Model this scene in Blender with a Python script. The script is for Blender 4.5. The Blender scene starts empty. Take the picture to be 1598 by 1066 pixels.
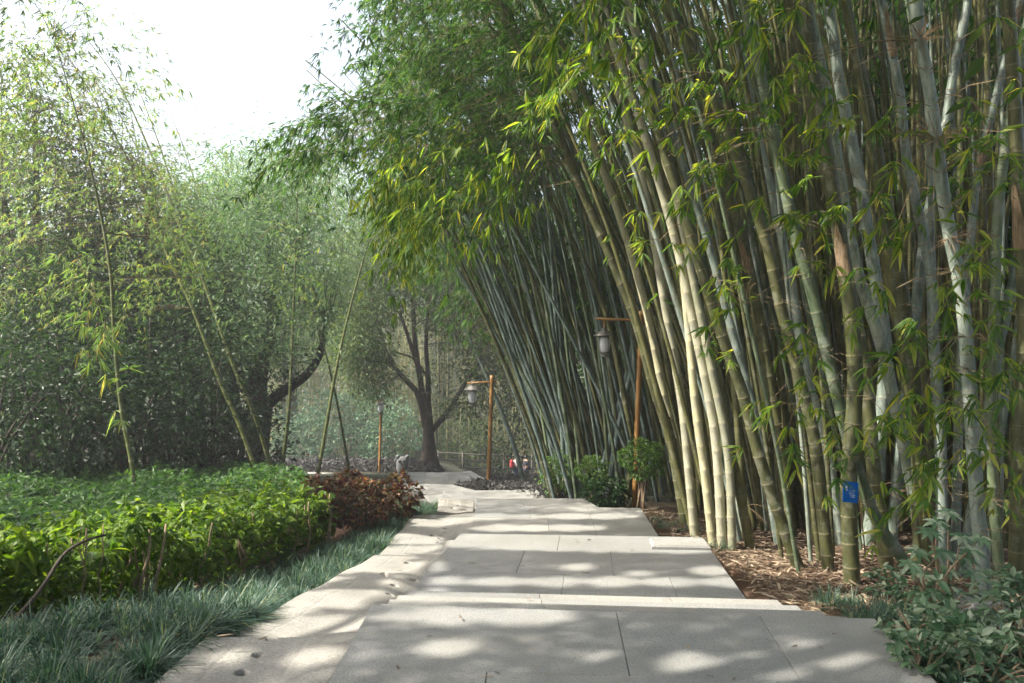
import bpy, math, random
import numpy as np

S = bpy.context.scene
C = S.collection
RNG = np.random.default_rng(7)
random.seed(7)

# ------------------------------------------------------------------ camera
F = 1200.0            # focal length in photo pixels (photo 1598 wide)
EYE = 1.6
cam = bpy.data.cameras.new('camera')
camo = bpy.data.objects.new('camera', cam); C.objects.link(camo)
camo.location = (0, 0, EYE); camo.rotation_euler = (math.radians(90), 0, 0)
cam.sensor_width = 36; cam.lens = 36 * F / 1598
cam.shift_y = 17 / 1598
cam.clip_start = .05; cam.clip_end = 3000
S.camera = camo

# ------------------------------------------------------------------ sky, sun, exposure
SUN_EL, SUN_AZ = math.radians(50), math.radians(102)      # azimuth counted to the left of the view
W = bpy.data.worlds.new('World'); S.world = W; W.use_nodes = True
sk = W.node_tree.nodes.new('ShaderNodeTexSky'); sk.sky_type = 'NISHITA'; sk.sun_disc = False
sk.sun_elevation = SUN_EL; sk.sun_rotation = -SUN_AZ
sk.dust_density = 6; sk.air_density = 1.0; sk.ozone_density = 1.0
bg = W.node_tree.nodes['Background']; bg.inputs[1].default_value = .15
hs = W.node_tree.nodes.new('ShaderNodeHueSaturation'); hs.inputs['Saturation'].default_value = .8; hs.inputs['Value'].default_value = 1.15
W.node_tree.links.new(sk.outputs[0], hs.inputs['Color']); W.node_tree.links.new(hs.outputs[0], bg.inputs[0])
sun = bpy.data.lights.new('sun', 'SUN'); sun.energy = 5.0; sun.angle = math.radians(.7); sun.color = (1, .93, .80)
suno = bpy.data.objects.new('sun', sun); C.objects.link(suno)
suno.rotation_euler = (math.pi / 2 - SUN_EL, 0, math.pi + SUN_AZ)
suno.rotation_mode = 'XYZ'
SV = np.array((-math.cos(SUN_EL) * math.sin(SUN_AZ), math.cos(SUN_EL) * math.cos(SUN_AZ), math.sin(SUN_EL)))
from mathutils import Vector
suno.rotation_euler = Vector(SV).to_track_quat('Z', 'Y').to_euler()
S.view_settings.view_transform = 'Standard'; S.view_settings.look = 'None'
S.view_settings.gamma = 1; S.view_settings.exposure = 1.45
S.render.engine = 'CYCLES'
S.cycles.use_denoising = True
S.cycles.max_bounces = 8; S.cycles.diffuse_bounces = 4; S.cycles.transmission_bounces = 4
S.cycles.glossy_bounces = 2; S.cycles.volume_bounces = 0
S.cycles.caustics_reflective = False; S.cycles.caustics_refractive = False
S.cycles.sample_clamp_indirect = 6

# ------------------------------------------------------------------ helpers
def V(*a): return np.array(a, float)
def P(px, py, Y): return V((px - 799) / F * Y, Y, EYE + (550 - py) / F * Y)
def G(px, py, z):
    Y = F * (EYE - z) / (py - 550.0); return V((px - 799) / F * Y, Y, z)

def sstep(a, b, x):
    t = np.clip((np.asarray(x, float) - a) / (b - a), 0, 1); return t * t * (3 - 2 * t)
GY = np.array([-60, 4.6, 6.6, 8.6, 11.75, 14.6, 20.6, 26.5, 31.6, 40, 50, 70, 400])
GZ = np.array([0, 0, -.45, -.62, -.80, -1.05, -1.95, -2.55, -3.3, -4.1, -5.0, -6.0, -8])
def gy(Y): return np.interp(Y, GY, GZ)
def ground(x, y):
    x = np.asarray(x, float); y = np.asarray(y, float)
    z = gy(y) - .07
    z = z - 1.25 * sstep(24, 38, y) * sstep(-4.5, -.5, x) * (1 - sstep(4, 9, x))
    z = z + 5.5 * sstep(9, 22, x) + 2.0 * sstep(-10, -26, x) * (1 - sstep(30, 50, y))  # right-hand bank is added, rising to block light behind the clump
    z = z + .035 * np.sin(x * 2.3 + y * 1.1) * np.sin(y * 1.9 - x * .7) * sstep(2.0, 3.0, np.abs(x - .3))
    return z
def base_at(px, py, Y=8.):
    for _ in range(60):
        g = float(ground((px - 799) / F * Y, Y)); Y = .5 * Y + .5 * F * (EYE - g) / (py - 550.0)
    return V((px - 799) / F * Y, Y, float(ground((px - 799) / F * Y, Y)))

def norm(a):
    a = np.asarray(a, float); n = np.linalg.norm(a, axis=-1, keepdims=True); n[n == 0] = 1; return a / n

def link(o, parent=None):
    C.objects.link(o)
    if parent is not None: o.parent = parent
    return o
def tag(o, label=None, cat=None, group=None, kind=None):
    if label: o['label'] = label
    if cat: o['category'] = cat
    if group: o['group'] = group
    if kind: o['kind'] = kind
    return o
def empty(name, loc, label, cat, group=None):
    o = bpy.data.objects.new(name, None); o.location = loc; o.empty_display_size = .1
    C.objects.link(o); tag(o, label, cat, group); return o

def mk(name, parts, mats, parent=None, origin=None, seg=None):
    """parts: list of (verts, faces(list of int arrays k-wide), material index, smooth)"""
    vs, loops, starts, tots, mi, sm = [], [], [], [], [], []
    off = 0; lo = 0
    for v, fl, m, s in parts:
        v = np.asarray(v, np.float32).reshape(-1, 3)
        for f in (fl if isinstance(fl, list) else [fl]):
            f = np.asarray(f, np.int32)
            if f.size == 0: continue
            k = f.shape[1]; n = f.shape[0]
            loops.append((f + off).ravel()); starts.append(lo + np.arange(n, dtype=np.int32) * k)
            tots.append(np.full(n, k, np.int32)); lo += n * k
            mi.append(np.full(n, m, np.int32)); sm.append(np.full(n, s, bool))
        vs.append(v); off += len(v)
    vs = np.concatenate(vs)
    if origin is None and parent is not None and parent.parent is None and parent.type == 'EMPTY':
        origin = np.array(parent.location)
    if origin is not None: vs = vs - np.asarray(origin, np.float32)
    me = bpy.data.meshes.new(name)
    L = np.concatenate(loops); st = np.concatenate(starts); tt = np.concatenate(tots)
    me.vertices.add(len(vs)); me.vertices.foreach_set('co', vs.astype(np.float32).ravel())
    me.loops.add(len(L)); me.loops.foreach_set('vertex_index', L)
    me.polygons.add(len(st)); me.polygons.foreach_set('loop_start', st); me.polygons.foreach_set('loop_total', tt)
    me.polygons.foreach_set('material_index', np.concatenate(mi)); me.polygons.foreach_set('use_smooth', np.concatenate(sm))
    for m in mats: me.materials.append(m)
    if seg is not None:
        a = me.attributes.new('seg', 'FLOAT', 'POINT'); a.data.foreach_set('value', np.asarray(seg, np.float32))
    me.update(calc_edges=True); me.validate()
    o = bpy.data.objects.new(name, me)
    if parent is not None:
        link(o, parent)
    else:
        link(o)
        if origin is not None: o.location = origin
    return o

def tubes(pts, rad, sides=6, cap=True):
    """pts (m,k,3), rad (m,k)"""
    pts = np.asarray(pts, float); rad = np.asarray(rad, float)
    if pts.ndim == 2: pts = pts[None]; rad = rad[None]
    m, k, _ = pts.shape
    t = np.gradient(pts, axis=1); t = norm(t)
    mean = norm(pts[:, -1] - pts[:, 0])
    ref = np.where(np.abs(mean[:, 2:3]) > .8, V(0, 1, 0)[None], V(0, 0, 1)[None])
    u = norm(np.cross(np.broadcast_to(ref[:, None], t.shape), t)); w = np.cross(t, u)
    a = np.arange(sides) / sides * 2 * np.pi
    v = pts[:, :, None] + rad[:, :, None, None] * (np.cos(a)[None, None, :, None] * u[:, :, None] + np.sin(a)[None, None, :, None] * w[:, :, None])
    idx = np.arange(m * k * sides).reshape(m, k, sides)
    nx = np.roll(idx, -1, axis=2)
    f = np.stack([idx[:, :-1], nx[:, :-1], nx[:, 1:], idx[:, 1:]], -1).reshape(-1, 4)
    fl = [f]
    if cap:
        fl.append(idx[:, -1].reshape(m, sides)); fl.append(idx[:, 0, ::-1].reshape(m, sides))
    return v.reshape(-1, 3), fl

def box(x0, x1, y0, y1, z0, z1):
    v = [(x0, y0, z0), (x1, y0, z0), (x1, y1, z0), (x0, y1, z0), (x0, y0, z1), (x1, y0, z1), (x1, y1, z1), (x0, y1, z1)]
    f = np.array([(0, 3, 2, 1), (4, 5, 6, 7), (0, 1, 5, 4), (1, 2, 6, 5), (2, 3, 7, 6), (3, 0, 4, 7)])
    return np.array(v, float), f
def lathe(prof, c, sides=20, mod=None):
    prof = np.asarray(prof, float); k = len(prof); a = np.arange(sides) / sides * 2 * np.pi
    r = prof[:, 0][:, None] * np.ones(sides)
    if mod is not None: r = r * (1 + mod[:, None] * np.cos(8 * a)[None])
    v = np.stack([r * np.cos(a), r * np.sin(a), np.repeat(prof[:, 1][:, None], sides, 1)], -1) + np.asarray(c)
    idx = np.arange(k * sides).reshape(k, sides); nx = np.roll(idx, -1, 1)
    f = np.stack([idx[:-1], nx[:-1], nx[1:], idx[1:]], -1).reshape(-1, 4)
    return v.reshape(-1, 3), [f, idx[-1][None], idx[0, ::-1][None]]
def spline(pts, n):
    pts = np.asarray(pts, float)
    p = np.vstack([2 * pts[0] - pts[1], pts, 2 * pts[-1] - pts[-2]])
    d = np.r_[0, np.cumsum(np.linalg.norm(np.diff(pts, axis=0), axis=1))]
    s = np.linspace(0, d[-1], n); out = []
    for q in s:
        i = min(np.searchsorted(d, q, 'right') - 1, len(pts) - 2); t = (q - d[i]) / max(d[i + 1] - d[i], 1e-6)
        a, b, c, e = p[i], p[i + 1], p[i + 2], p[i + 3]
        out.append(.5 * (2 * b + (c - a) * t + (2 * a - 5 * b + 4 * c - e) * t * t + (3 * b - a - 3 * c + e) * t ** 3))
    return np.array(out)
def inpoly(pts, poly):
    x, y = pts[:, 0], pts[:, 1]; r = np.zeros(len(x), bool); n = len(poly)
    for i in range(n):
        x0, y0 = poly[i]; x1, y1 = poly[(i + 1) % n]
        if y0 == y1: continue
        c = ((y0 > y) != (y1 > y)) & (x < (x1 - x0) * (y - y0) / (y1 - y0) + x0); r ^= c
    return r
def region(poly, n, Y0, Y1):
    """points in a wedge of space; poly is its outline seen from the path"""
    poly = np.array(poly, float); lo, hi = poly.min(0), poly.max(0); out = np.zeros((0, 2))
    while len(out) < n:
        q = RNG.uniform(lo, hi, (n * 3, 2)); out = np.vstack([out, q[inpoly(q, poly)]])
    out = out[:n]; Y = RNG.uniform(Y0, Y1, n)
    return np.stack([(out[:, 0] - 799) / F * Y, Y, EYE + (550 - out[:, 1]) / F * Y], -1)

# ------------------------------------------------------------------ materials
def new_mat(name):
    m = bpy.data.materials.new(name); m.use_nodes = True
    nt = m.node_tree; return m, nt, nt.nodes['Principled BSDF'], nt.nodes['Material Output']
def ramp(nt, stops, src=None):
    r = nt.nodes.new('ShaderNodeValToRGB'); e = r.color_ramp.elements
    while len(e) < len(stops): e.new(.5)
    for k, (p, c) in enumerate(stops): e[k].position = p; e[k].color = (*c, 1)
    if src is not None: nt.links.new(src, r.inputs[0])
    return r
def noise(nt, scale, detail=4, vec=None, rough=.6):
    n = nt.nodes.new('ShaderNodeTexNoise'); n.inputs['Scale'].default_value = scale; n.inputs['Detail'].default_value = detail
    n.inputs['Roughness'].default_value = rough
    if vec is not None: nt.links.new(vec, n.inputs['Vector'])
    return n
def mixc(nt, fac, a, b, mode='MIX'):
    m = nt.nodes.new('ShaderNodeMix'); m.data_type = 'RGBA'; m.blend_type = mode
    for s, x in ((m.inputs[0], fac), (m.inputs[6], a), (m.inputs[7], b)):
        if isinstance(x, (int, float)): s.default_value = x
        elif isinstance(x, tuple): s.default_value = (*x, 1)
        else: nt.links.new(x, s)
    return m.outputs[2]
def bump(nt, b, h, dist=.01, s=1.):
    n = nt.nodes.new('ShaderNodeBump'); n.inputs['Strength'].default_value = s; n.inputs['Distance'].default_value = dist
    nt.links.new(h, n.inputs['Height']); nt.links.new(n.outputs[0], b.inputs['Normal'])
def texco(nt, which='Object'):
    return nt.nodes.new('ShaderNodeTexCoord').outputs[which]

def leaf_mat(name, stops, trans, tfac=.4, rough=.42, vein=None):
    m, nt, b, out = new_mat(name)
    g = nt.nodes.new('ShaderNodeNewGeometry')
    r = ramp(nt, stops, g.outputs['Random Per Island'])
    col = r.outputs[0]
    b.inputs['Roughness'].default_value = rough + .1; b.inputs['Specular IOR Level'].default_value = .3
    nt.links.new(col, b.inputs['Base Color'])
    t = nt.nodes.new('ShaderNodeBsdfTranslucent')
    tc = mixc(nt, 1.0, col, trans, 'MULTIPLY')
    nt.links.new(tc, t.inputs[0])
    mx = nt.nodes.new('ShaderNodeMixShader'); mx.inputs[0].default_value = tfac
    nt.links.new(b.outputs[0], mx.inputs[1]); nt.links.new(t.outputs[0], mx.inputs[2])
    nt.links.new(mx.outputs[0], out.inputs[0]); return m
M = {}
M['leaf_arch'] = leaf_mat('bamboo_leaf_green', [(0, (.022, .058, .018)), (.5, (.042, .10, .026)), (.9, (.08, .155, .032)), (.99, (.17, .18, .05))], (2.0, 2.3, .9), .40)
M['leaf_front'] = leaf_mat('bamboo_leaf_sun_glow', [(0, (.036, .085, .026)), (.45, (.075, .15, .034)), (.85, (.19, .25, .045)), (.985, (.30, .29, .06))], (2.7, 2.6, .8), .5)  # yellow tones and strong translucency carry painted sun glow on the near sprays
M['leaf_left'] = leaf_mat('bamboo_leaf_pale', [(0, (.085, .16, .055)), (.5, (.14, .23, .07)), (.85, (.24, .30, .08)), (.985, (.38, .28, .10))], (2.0, 2.1, 1.1), .48)
M['leaf_tree'] = leaf_mat('tree_leaf', [(0, (.035, .07, .024)), (.6, (.065, .11, .04)), (.95, (.12, .15, .06))], (2.0, 2.0, 1.1), .38)
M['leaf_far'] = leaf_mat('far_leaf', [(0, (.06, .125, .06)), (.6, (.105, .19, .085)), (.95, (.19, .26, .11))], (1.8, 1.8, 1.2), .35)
M['leaf_grove'] = leaf_mat('grove_leaf', [(0, (.08, .10, .035)), (.5, (.15, .16, .055)), (.9, (.26, .22, .09))], (1.8, 1.7, 1.0), .45)
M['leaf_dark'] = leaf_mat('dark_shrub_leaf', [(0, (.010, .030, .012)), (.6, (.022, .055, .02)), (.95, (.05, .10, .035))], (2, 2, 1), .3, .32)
M['leaf_hedge'] = leaf_mat('hedge_leaf', [(0, (.035, .085, .014)), (.5, (.085, .16, .02)), (.95, (.15, .22, .03))], (2.3, 2.2, .7), .45, .38)
M['leaf_cover'] = leaf_mat('ground_cover_leaf', [(0, (.03, .085, .02)), (.5, (.05, .125, .03)), (.95, (.09, .17, .045))], (2, 2, 1), .38, .36)
M['leaf_croton'] = leaf_mat('red_shrub_leaf', [(0, (.04, .018, .018)), (.25, (.10, .03, .028)), (.42, (.05, .085, .035)), (.62, (.14, .045, .035)), (.8, (.09, .12, .06)), (.93, (.24, .10, .05)), (.98, (.34, .22, .08))], (2, 1.6, 1), .3, .35)
M['leaf_pale_shrub'] = leaf_mat('pale_shrub_leaf', [(0, (.05, .11, .07)), (.5, (.10, .18, .12)), (.95, (.2, .28, .19))], (1.7, 1.8, 1.3), .3)
M['leaf_purple'] = leaf_mat('purple_cover_leaf', [(0, (.018, .022, .02)), (.5, (.042, .045, .044)), (.95, (.10, .098, .095))], (1.6, 1.2, 1.4), .2)
M['blade'] = leaf_mat('grass_blade', [(0, (.026, .062, .045)), (.5, (.052, .105, .076)), (.93, (.12, .18, .13)), (.985, (.26, .26, .12))], (1.7, 2, 1.0), .25, .33)
M['leaf_round'] = leaf_mat('clipped_shrub_leaf', [(0, (.05, .11, .03)), (.6, (.09, .18, .045)), (.95, (.17, .26, .07))], (2, 2, 1), .3, .36)
M['leaf_silver'] = leaf_mat('silvery_leaf', [(0, (.05, .11, .055)), (.45, (.11, .19, .105)), (.8, (.24, .31, .22)), (.97, (.36, .40, .30))], (1.6, 1.8, 1.1), .25, .33)
M['leaf_litter'] = leaf_mat('dead_leaf', [(0, (.07, .05, .035)), (.5, (.17, .125, .085)), (.95, (.36, .29, .21))], (1.4, 1.1, .8), .15, .7)
M['leaf_dead'] = leaf_mat('dry_yellow_leaf', [(0, (.30, .25, .07)), (.95, (.36, .30, .10))], (1.5, 1.3, .7), .25, .6)

def culm_mat(name, a, b_, bloom, ringc, rough=.38):
    m, nt, b, out = new_mat(name)
    oc = texco(nt); oi = nt.nodes.new('ShaderNodeObjectInfo')
    mp = nt.nodes.new('ShaderNodeMapping'); mp.inputs['Scale'].default_value = (9, 9, 1.6); nt.links.new(oc, mp.inputs[0])
    n = noise(nt, 1.6, 6, mp.outputs[0], .65)
    n2 = noise(nt, 22, 5, oc, .7)
    at = nt.nodes.new('ShaderNodeAttribute'); at.attribute_name = 'seg'
    fr = nt.nodes.new('ShaderNodeMath'); fr.operation = 'FRACT'; nt.links.new(at.outputs['Fac'], fr.inputs[0])
    base = mixc(nt, ramp(nt, [(.36, (0, 0, 0)), (.60, (1, 1, 1))], n.outputs[0]).outputs[0], a, b_)
    rnd = ramp(nt, [(0, (.62, .66, .60)), (.5, (1, 1, 1)), (1, (1.3, 1.25, 1.05))], oi.outputs['Random'])
    base = mixc(nt, 1., base, rnd.outputs[0], 'MULTIPLY')
    bl = nt.nodes.new('ShaderNodeMath'); bl.operation = 'MULTIPLY'
    nt.links.new(ramp(nt, [(.0, (0, 0, 0)), (.6, (.06, .06, .06)), (.95, (.5, .5, .5)), (.975, (.2, .2, .2))], fr.outputs[0]).outputs[0], bl.inputs[0])
    nt.links.new(ramp(nt, [(.35, (.15, .15, .15)), (.6, (1, 1, 1))], n2.outputs[0]).outputs[0], bl.inputs[1])
    base = mixc(nt, bl.outputs[0], base, bloom)
    li = noise(nt, 4.5, 7, oc, .72)
    base = mixc(nt, ramp(nt, [(.54, (0, 0, 0)), (.62, (.55, .55, .55))], li.outputs[0]).outputs[0], base, tuple(.55 * x + .10 for x in bloom))
    dk = noise(nt, 3.1, 6, mp.outputs[0], .75)
    base = mixc(nt, ramp(nt, [(.56, (0, 0, 0)), (.70, (.65, .65, .65))], dk.outputs[0]).outputs[0], base, tuple(.4 * x for x in a))
    sp = noise(nt, 60, 3, oc, .7)
    base = mixc(nt, ramp(nt, [(.62, (0, 0, 0)), (.7, (.55, .55, .55))], sp.outputs[0]).outputs[0], base, (.09, .085, .06))
    ring = ramp(nt, [(0, (.6, .6, .6)), (.014, (.6, .6, .6)), (.028, (0, 0, 0)), (.98, (0, 0, 0)), (.99, (.45, .45, .45))], fr.outputs[0])
    base = mixc(nt, ring.outputs[0], base, ringc)
    nt.links.new(base, b.inputs['Base Color'])
    b.inputs['Roughness'].default_value = rough
    nt.links.new(ramp(nt, [(.3, (.34, .34, .34)), (.7, (.62, .62, .62))], n2.outputs[0]).outputs[0], b.inputs['Roughness'])
    bump(nt, b, n2.outputs[0], .002, .4)
    return m
M['culm_olive'] = culm_mat('olive_culm', (.048, .056, .022), (.115, .115, .044), (.20, .20, .12), (.24, .20, .12))
M['culm_grey'] = culm_mat('grey_white_culm', (.085, .12, .10), (.255, .305, .275), (.40, .44, .42), (.24, .19, .12), .55)
M['culm_green'] = culm_mat('green_culm', (.065, .10, .055), (.14, .18, .10), (.26, .30, .24), (.26, .24, .16))
M['culm_blue'] = culm_mat('blue_grey_culm', (.06, .095, .085), (.15, .205, .195), (.29, .35, .35), (.2, .19, .15), .5)
M['culm_sunlit'] = culm_mat('sunlit_culm', (.29, .285, .19), (.43, .415, .31), (.48, .47, .39), (.32, .26, .17))  # much paler than the other culms: sunlight put into the colour
M['culm_slim'] = culm_mat('slim_green_culm', (.055, .08, .02), (.13, .15, .038), (.20, .22, .10), (.4, .36, .2))

def simple(name, c1, c2, scale=8, rough=.7, bmp=.0, vec='Object', bs=1., stretch=None):
    m, nt, b, out = new_mat(name); oc = texco(nt, vec)
    if stretch:
        mp = nt.nodes.new('ShaderNodeMapping'); mp.inputs['Scale'].default_value = stretch; nt.links.new(oc, mp.inputs[0]); oc = mp.outputs[0]
    n = noise(nt, scale, 6, oc, .65)
    nt.links.new(ramp(nt, [(.3, c1), (.7, c2)], n.outputs[0]).outputs[0], b.inputs['Base Color'])
    b.inputs['Roughness'].default_value = rough
    if bmp: bump(nt, b, n.outputs[0], bmp, bs)
    return m
M['bark'] = simple('bark', (.022, .017, .014), (.085, .066, .05), 5, .9, .03, stretch=(3, 3, .5))
M['bark_pale'] = simple('pale_bark', (.07, .055, .042), (.24, .19, .15), 4, .9, .04, stretch=(3, 3, .4))
M['twig'] = simple('twig', (.11, .08, .045), (.28, .20, .11), 6, .8)
M['dry_twig'] = simple('dry_twig', (.18, .11, .06), (.38, .26, .15), 10, .8)
M['stem'] = simple('stem', (.15, .11, .07), (.34, .25, .16), 20, .8)
M['sheath'] = simple('sheath', (.13, .085, .05), (.38, .28, .18), 9, .75, .003, stretch=(8, 8, .6))
M['orange_pole'] = simple('orange_pole', (.19, .085, .02), (.40, .215, .06), 6, .45, .003, stretch=(8, 8, .8))
M['lamp_metal'] = simple('lamp_metal', (.10, .10, .095), (.19, .18, .165), 12, .6)
M['rail'] = simple('rail', (.035, .035, .03), (.10, .09, .07), 8, .7)
M['blue_enamel'] = simple('blue_enamel', (.005, .13, .52), (.008, .15, .58), 3, .3)
M['white_paint'] = simple('white_paint', (.72, .74, .78), (.8, .8, .82), 3, .5)
M['pale_green_paint'] = simple('pale_green_paint', (.35, .7, .6), (.4, .72, .62), 3, .5)
M['skin'] = simple('skin', (.42, .25, .17), (.48, .29, .2), 6, .6)
M['hair'] = simple('hair', (.012, .01, .009), (.03, .025, .02), 30, .6)
M['red_cloth'] = simple('red_cloth', (.45, .015, .03), (.55, .03, .05), 8, .8)
M['white_cloth'] = simple('white_cloth', (.45, .42, .45), (.68, .66, .68), 14, .9)
M['jeans'] = simple('jeans', (.015, .04, .10), (.03, .07, .16), 12, .9)
M['dark_cloth'] = simple('dark_cloth', (.012, .014, .03), (.03, .03, .05), 8, .9)
M['statue'] = simple('statue_stone', (.09, .095, .10), (.17, .175, .18), 14, .85, .006)
M['dark_hole'] = simple('carved_hollow', (.02, .02, .02), (.05, .05, .05), 14, .9)
# white globe
m, nt, b, o_ = new_mat('globe_glass'); b.inputs['Base Color'].default_value = (.82, .84, .88, 1); b.inputs['Roughness'].default_value = .25
t_ = nt.nodes.new('ShaderNodeBsdfTranslucent'); t_.inputs[0].default_value = (.8, .82, .86, 1)
mx_ = nt.nodes.new('ShaderNodeMixShader'); mx_.inputs[0].default_value = .4
nt.links.new(b.outputs[0], mx_.inputs[1]); nt.links.new(t_.outputs[0], mx_.inputs[2]); nt.links.new(mx_.outputs[0], o_.inputs[0]); M['globe'] = m

def stone(name, tint, dark, speck=220., stain=.35):
    m, nt, b, out = new_mat(name); oc = texco(nt)
    n1 = noise(nt, speck, 2, oc, .5); n2 = noise(nt, 1.1, 8, oc, .68); n3 = noise(nt, 14, 6, oc, .7); n4 = noise(nt, .45, 3, oc, .6)
    g = nt.nodes.new('ShaderNodeNewGeometry')
    c = ramp(nt, [(.32, tuple(x * .62 for x in tint)), (.47, tint), (.54, tint), (.68, tuple(min(.75, x * 1.28) for x in tint))], n1.outputs[0]).outputs[0]
    isl = ramp(nt, [(0, (.80, .82, .84)), (.5, (.97, .97, .96)), (1, (1.12, 1.08, 1.02))], g.outputs['Random Per Island'])
    c = mixc(nt, 1., c, isl.outputs[0], 'MULTIPLY')
    st = ramp(nt, [(.42, (0, 0, 0)), (.66, (stain, stain, stain))], n2.outputs[0])
    c = mixc(nt, st.outputs[0], c, dark)
    st2 = ramp(nt, [(.58, (0, 0, 0)), (.75, (.35, .35, .35))], n3.outputs[0])
    c = mixc(nt, st2.outputs[0], c, tuple(x * .55 for x in tint))
    c = mixc(nt, ramp(nt, [(.4, (0, 0, 0)), (.7, (.35, .35, .35))], n4.outputs[0]).outputs[0], c, tuple(min(.7, x * 1.15) for x in (tint[0] * 1.05, tint[1], tint[2] * .9)))
    nt.links.new(c, b.inputs['Base Color']); b.inputs['Roughness'].default_value = .82
    a = nt.nodes.new('ShaderNodeMath'); a.operation = 'ADD'; nt.links.new(n1.outputs[0], a.inputs[0]); nt.links.new(n3.outputs[0], a.inputs[1])
    bump(nt, b, a.outputs[0], .004, .5)
    return m
M['granite'] = stone('granite', (.262, .264, .26), (.15, .15, .14), 95., .6)
M['sandstone'] = stone('sandstone', (.285, .28, .268), (.15, .145, .135), 70., .6)
# soil
m, nt, b, o_ = new_mat('soil'); oc = texco(nt)
n1 = noise(nt, .8, 8, oc, .7); n2 = noise(nt, 18, 6, oc, .75); n3 = noise(nt, 90, 3, oc, .7)
c = ramp(nt, [(.3, (.05, .035, .024)), (.5, (.13, .08, .05)), (.7, (.24, .14, .085))], n2.outputs[0]).outputs[0]
c = mixc(nt, ramp(nt, [(.45, (0, 0, 0)), (.65, (.6, .6, .6))], n1.outputs[0]).outputs[0], c, (.22, .12, .075))
c = mixc(nt, ramp(nt, [(.6, (0, 0, 0)), (.72, (.7, .7, .7))], n3.outputs[0]).outputs[0], c, (.30, .23, .15))
sx_ = nt.nodes.new('ShaderNodeSeparateXYZ'); nt.links.new(oc, sx_.inputs[0])
def rng_(sock, a, b_):
    r_ = nt.nodes.new('ShaderNodeMapRange'); r_.inputs['From Min'].default_value = a; r_.inputs['From Max'].default_value = b_; nt.links.new(sock, r_.inputs['Value']); return r_.outputs[0]
mm = nt.nodes.new('ShaderNodeMath'); mm.operation = 'MAXIMUM'; nt.links.new(rng_(sx_.outputs[1], 11, 14), mm.inputs[0]); nt.links.new(rng_(sx_.outputs[0], 4.5, 7), mm.inputs[1])
m2 = nt.nodes.new('ShaderNodeMath'); m2.operation = 'MAXIMUM'; nt.links.new(mm.outputs[0], m2.inputs[0]); nt.links.new(rng_(sx_.outputs[0], -3.6, -5), m2.inputs[1])
humus = ramp(nt, [(.3, (.018, .018, .012)), (.6, (.04, .045, .022)), (.75, (.08, .065, .04))], n2.outputs[0]).outputs[0]
c = mixc(nt, m2.outputs[0], c, humus)
nt.links.new(c, b.inputs['Base Color']); b.inputs['Roughness'].default_value = .95
a = nt.nodes.new('ShaderNodeMath'); a.operation = 'ADD'; nt.links.new(n2.outputs[0], a.inputs[0]); nt.links.new(n3.outputs[0], a.inputs[1])
bump(nt, b, a.outputs[0], .03, .8); M['soil'] = m

# ------------------------------------------------------------------ sun gaps: leaves and twigs cut away along the sun's rays to light chosen spots
GAPS = []
def gap(p, r, t0=.7): GAPS.append((np.asarray(p, float), r, t0))
def keep_mask(c):
    k = np.ones(len(c), bool)
    for p, r, t0 in GAPS:
        d = c - p; t = d @ SV
        q = np.linalg.norm(d - t[:, None] * SV, axis=1)
        k &= ~((t > t0) & (q < r * (1 + .012 * t)))
    # nothing right in front of the lens
    k &= ~((c[:, 1] > -.5) & (c[:, 1] < 3.0) & (np.abs(c[:, 0]) < .85 * np.abs(c[:, 1]) + .6) & (c[:, 2] > .5) & (c[:, 2] < EYE + .62 * np.abs(c[:, 1]) + .4))
    return k

# ------------------------------------------------------------------ leaves
class Leaves:
    def __init__(s): s.p, s.a, s.s, s.L, s.w, s.d, s.own = [], [], [], [], [], [], []
    def add(s, p, a, side, L, w, droop=.15, own=0):
        n = len(p)
        s.p.append(np.asarray(p, float)); s.a.append(norm(a)); s.s.append(norm(side))
        s.L.append(np.broadcast_to(L, (n,)).astype(float)); s.w.append(np.broadcast_to(w, (n,)).astype(float))
        s.d.append(np.broadcast_to(droop, (n,)).astype(float)); s.own.append(np.broadcast_to(own, (n,)).astype(int))
    def done(s, cull=True):
        s.p = np.concatenate(s.p); s.a = np.concatenate(s.a); s.s = np.concatenate(s.s)
        s.L = np.concatenate(s.L); s.w = np.concatenate(s.w); s.d = np.concatenate(s.d); s.own = np.concatenate(s.own)
        if cull:
            k = keep_mask(s.p + s.a * s.L[:, None] * .5)
            s.p, s.a, s.s, s.L, s.w, s.d, s.own = (x[k] for x in (s.p, s.a, s.s, s.L, s.w, s.d, s.own))
        return s
    def mesh(s, sel=None, near=True):
        sel = slice(None) if sel is None else sel
        p, a, sd, L, w, d = s.p[sel], s.a[sel], s.s[sel], s.L[sel][:, None], s.w[sel][:, None], s.d[sel][:, None]
        n = len(p); nrm = norm(np.cross(sd, a)); z = V(0, 0, 1)
        def at(t): return p + a * L * t - z * d * L * t * t
        if near:
            v = np.stack([p, at(.3) + sd * w * .5 + nrm * w * .12, at(.3) - sd * w * .5 + nrm * w * .12,
                          at(.68) + sd * w * .36 + nrm * w * .08, at(.68) - sd * w * .36 + nrm * w * .08, at(1.), at(.3), at(.68)], 1)
            i = (np.arange(n) * 8)[:, None]
            t = np.concatenate([i + np.array([[0, 6, 1]]), i + np.array([[0, 2, 6]]), i + np.array([[3, 7, 5]]), i + np.array([[7, 4, 5]])])
            q = np.concatenate([i + np.array([[1, 6, 7, 3]]), i + np.array([[6, 2, 4, 7]])])
            return v.reshape(-1, 3), [t, q]
        v = np.stack([p, at(.4) + sd * w * .5, at(.4) - sd * w * .5, at(1.)], 1)
        i = (np.arange(n) * 4)[:, None]
        return v.reshape(-1, 3), [i + np.array([[0, 2, 3, 1]])]

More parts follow.
